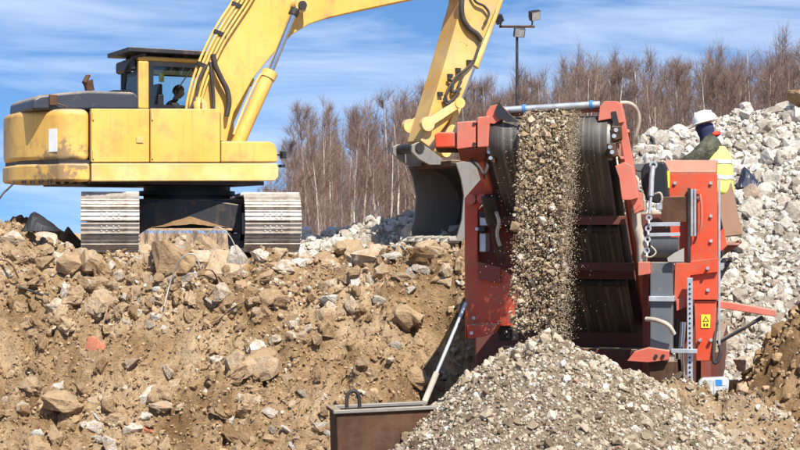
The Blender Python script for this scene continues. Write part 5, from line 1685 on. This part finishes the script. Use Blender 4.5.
def head_mesh(c, tilt, parent, hair, name='head'):
    """a head with brow, nose, chin and ears, facing +x; hair as cap geometry"""
    nu_, nv_ = 24, 18
    vs = []; fs = []
    for i in range(nv_ + 1):
        ph = math.pi * i / nv_
        for j in range(nu_):
            th = 2 * math.pi * j / nu_
            x_ = math.sin(ph) * math.cos(th); y_ = math.sin(ph) * math.sin(th); z_ = math.cos(ph)
            X_ = 0.098 * x_; Y_ = 0.076 * y_; Z_ = 0.118 * z_
            if z_ < 0: Y_ *= 1 - 0.28 * (-z_) ; X_ *= (1 + 0.05 * z_) if x_ > 0 else (1 + .25 * z_)
            fr2 = max(0.0, x_) ** 6 * max(0, 1 - abs(y_) * 5)
            if -0.42 < z_ < 0.12: X_ += 0.030 * fr2 * (1 - abs(z_ + .25) / .4) if abs(z_ + .25) < .4 else 0
            if x_ > .6 and .0 < z_ < .18 and .15 < abs(y_) < .55: X_ -= 0.009
            if x_ > .7 and -.62 < z_ < -.5 and abs(y_) < .3: X_ -= 0.006
            if x_ > .5 and z_ < -.75: X_ += 0.012
            vs.append(tilt @ Vector((X_, Y_, Z_)) + Vector(c))
    for i in range(nv_):
        for j in range(nu_):
            j2 = (j + 1) % nu_
            fs.append((i * nu_ + j, (i + 1) * nu_ + j, (i + 1) * nu_ + j2, i * nu_ + j2))
    hm = MB().add(vs, fs, True).build(name, M['skin'], parent)
    for s_ in (-1, 1):
        ec = tilt @ Vector((-.005, s_ * .076, -.005)) + Vector(c)
        MB().ring(ec, tilt @ Vector((0.2, s_, 0)), 0.010, 0.028, 0.014, 14).build('ear', M['skin'], hm)
        ey = tilt @ Vector((.084, s_ * .030, .012)) + Vector(c)
        MB().lathe(ey, [(0.001, -.009), (.008, -.006), (.010, 0), (.008, .006), (.001, .009)], 10).build('eye', M['white'], hm)
        MB().lathe(ey + tilt @ Vector((.008, 0, 0)), [(0.0005, -.004), (.0045, 0), (.0005, .004)], 8).build('pupil', M['hair'], hm)
    mo = tilt @ Vector((.086, 0, -.066)) + Vector(c)
    MB().box(mo, (.012, .045, .008), tilt).build('mouth', M['redcloth'], hm, 0.003)
    if hair:
        hv = []; hf = []
        for i in range(11):
            ph = math.pi * 0.60 * i / 10
            for j in range(nu_):
                th = 2 * math.pi * j / nu_
                x_ = math.sin(ph) * math.cos(th); y_ = math.sin(ph) * math.sin(th); z_ = math.cos(ph)
                cut = 0.42 if x_ > 0.35 else -1
                z2 = max(z_, cut)
                hv.append(tilt @ Vector((0.108 * x_ - .004, 0.085 * y_, 0.127 * z2)) + Vector(c))
        for i in range(10):
            for j in range(nu_):
                j2 = (j + 1) % nu_
                hf.append((i * nu_ + j, (i + 1) * nu_ + j, (i + 1) * nu_ + j2, i * nu_ + j2))
        MB().add(hv, hf, True).build('hair', M['hair'], parent)
    return hm


# worker standing behind the red housing, looking down to the left
wk = empty('person', (WX.x + .10, WX.y, WB), R(160))
tag(wk, 'worker in white helmet, olive jacket and yellow vest behind the red housing', 'person')
J = {'pelvis': ((0, 0, .93), (.15, .17)), 'waist': ((.02, 0, 1.08), (.135, .155)), 'chest': ((.04, 0, 1.25), (.16, .19)), 'collar': ((.05, 0, 1.40), (.135, .15)), 'neck': ((.09, 0, 1.48), .062), 'skull': ((.125, 0, 1.56), .07)}
Eg = [('pelvis', 'waist'), ('waist', 'chest'), ('chest', 'collar'), ('collar', 'neck'), ('neck', 'skull')]
for s_, nm in ((1, 'l'), (-1, 'r')):
    J[nm + 'sh'] = ((.06, s_ * .20, 1.35), .122); J[nm + 'el'] = ((.21, s_ * .29, 1.19), .102); J[nm + 'fo'] = ((.33, s_ * .25, 1.16), .082); J[nm + 'wrist'] = ((.46, s_ * .20, 1.09), .036)
    Eg += [('collar', nm + 'sh'), (nm + 'sh', nm + 'el'), (nm + 'el', nm + 'fo'), (nm + 'fo', nm + 'wrist')]
    J[nm + 'hip'] = ((0, s_ * .10, .86), .105); J[nm + 'kn'] = ((.03, s_ * .12, .48), .075); J[nm + 'an'] = ((-.01, s_ * .13, .09), .055); J[nm + 'toe'] = ((.15, s_ * .14, .05), .05)
    Eg += [('pelvis', nm + 'hip'), (nm + 'hip', nm + 'kn'), (nm + 'kn', nm + 'an'), (nm + 'an', nm + 'toe')]
    hand(J, Eg, nm, (.46, s_ * .20, 1.09), (.9, -s_ * .2, -.25), (0, 0, 1))
bw = body('body', wk, J, Eg, lambda c: 2 if (c.x > .47 and c.z > 1.0) else (1 if c.z < .90 else (3 if c.z > 1.5 else 0)), [M['jacket'], M['trousers'], M['skin'], M['navy']])
tl = Matrix.Rotation(R(16), 3, 'Y')
hc = Vector((.155, 0, 1.60))
head_mesh(hc, tl, wk, False)
# helmet: dome, peak and rim
hp_ = hc + Vector((-.005, 0, .035))
dome = [(0.135, 0.0), (0.132, .04), (.118, .085), (.088, .118), (.045, .136), (.002, .14)]
hm = MB().lathe(hp_, dome, 26, tl).build('helmet', M['helmet'], wk)
MB().lathe(hp_, [(.12, -.008), (.155, -.012), (.158, -.004), (.133, .006)], 26, tl).build('brim', M['helmet'], hm)
MB().prism([hp_ + tl @ Vector(p_) for p_ in ((.10, -.09, -.004), (.185, -.06, -.014), (.205, 0, -.018), (.185, .06, -.014), (.10, .09, -.004))], (0, 0, -.005), (0, 0, .005)).build('peak', M['helmet'], hm)
MB().beam(hp_ + tl @ Vector((-.11, 0, .10)), hp_ + tl @ Vector((.09, 0, .125)), 0.035, 0.03).build('ridge', M['helmet'], hm, 0.01)
# scarf over nose and neck
MB().lathe(hc + Vector((-.005, 0, -.02)), [(.088, .035), (.104, .0), (.100, -.06), (.088, -.11), (.098, -.15), (.06, -.16)], 22, tl).build('scarf', M['navy'], wk)
# red hood lining at the nape
rg = []
for k in range(17):
    t = math.pi * (0.62 + 0.76 * k / 16)
    rg.append((.075 + .085 * math.cos(t), .105 * math.sin(t), 1.475 + .03 * (-math.cos(t))))
MB().tube(rg, [.010] + [.026] * 15 + [.010], 10).build('red_hood_lining', M['redcloth'], wk)
# vest: shell over the torso with a V neck and reflective bands
def torso_ring(z_, g):
    f_ = (z_ - .80) / (1.36 - .80)
    cx = -.005 + .055 * f_
    rx_ = .168 + g + .012 * math.sin(f_ * 3.1); ry_ = .205 + g + .022 * math.sin(f_ * 3)
    if f_ > .8: k_ = (f_ - .8) / .2; rx_ *= 1 - .30 * k_; ry_ *= 1 - .25 * k_
    return [(cx + rx_ * math.cos(2 * math.pi * j / 28), ry_ * math.sin(2 * math.pi * j / 28), z_ + (.004 * math.sin(j * 1.7))) for j in range(28)]


vs = []; fs = []
zs_ = np.linspace(.80, 1.35, 12)
for z_ in zs_: vs += torso_ring(z_, .012)
for i in range(11):
    for j in range(28): fs.append((i * 28 + j, i * 28 + (j + 1) % 28, (i + 1) * 28 + (j + 1) % 28, (i + 1) * 28 + j))
vest = MB().add(vs, fs, True).build('vest', M['vest'], wk)
vest.modifiers.new('s', 'SOLIDIFY').thickness = 0.008
for z_ in (.97, 1.15):
    vs = torso_ring(z_, .020) + torso_ring(z_ + .05, .020)
    MB().add(vs, [(j, (j + 1) % 28, 28 + (j + 1) % 28, 28 + j) for j in range(28)], True).build('reflective_band', M['band'], vest)

# operator in the cab, sitting, face to the work
oq = E(178, 92, 0.66)
op = empty('person', EF.world(Vector((oq.x - .13, 0.66, oq.z - .93))), PSI)
tag(op, 'operator in a black jacket sitting inside the excavator cab', 'person')
J = {'pelvis': ((-.18, 0, .16), (.15, .17)), 'waist': ((-.13, 0, .33), (.13, .15)), 'chest': ((-.03, 0, .56), (.145, .175)), 'collar': ((.04, 0, .70), (.10, .12)), 'neck': ((.08, 0, .78), .06), 'skull': ((.11, 0, .86), .065)}
Eg = [('pelvis', 'waist'), ('waist', 'chest'), ('chest', 'collar'), ('collar', 'neck'), ('neck', 'skull')]
for s_, nm in ((1, 'l'), (-1, 'r')):
    J[nm + 'sh'] = ((.02, s_ * .20, .67), .08); J[nm + 'el'] = ((.10, s_ * .27, .42), .062); J[nm + 'fo'] = ((.22, s_ * .26, .38), .052); J[nm + 'wrist'] = ((.36, s_ * .24, .36), .035)
    Eg += [('collar', nm + 'sh'), (nm + 'sh', nm + 'el'), (nm + 'el', nm + 'fo'), (nm + 'fo', nm + 'wrist')]
    J[nm + 'hip'] = ((-.12, s_ * .10, .12), .11); J[nm + 'kn'] = ((.30, s_ * .15, .16), .078); J[nm + 'an'] = ((.42, s_ * .15, -.24), .055); J[nm + 'toe'] = ((.56, s_ * .15, -.28), .05)
    Eg += [('pelvis', nm + 'hip'), (nm + 'hip', nm + 'kn'), (nm + 'kn', nm + 'an'), (nm + 'an', nm + 'toe')]
    hand(J, Eg, nm, (.36, s_ * .24, .36), (1, -s_ * .15, -.1), (0, 0, 1))
body('body', op, J, Eg, lambda c: 2 if (c.x > .37 and c.z > .3) else (1 if c.z < .28 else (2 if c.z > .80 else 0)), [M['blackcloth'], M['trousers'], M['skin']])
head_mesh(Vector((.14, 0, .93)), Matrix.Rotation(R(-42), 3, 'Z') @ Matrix.Rotation(R(12), 3, 'Y'), op, True)
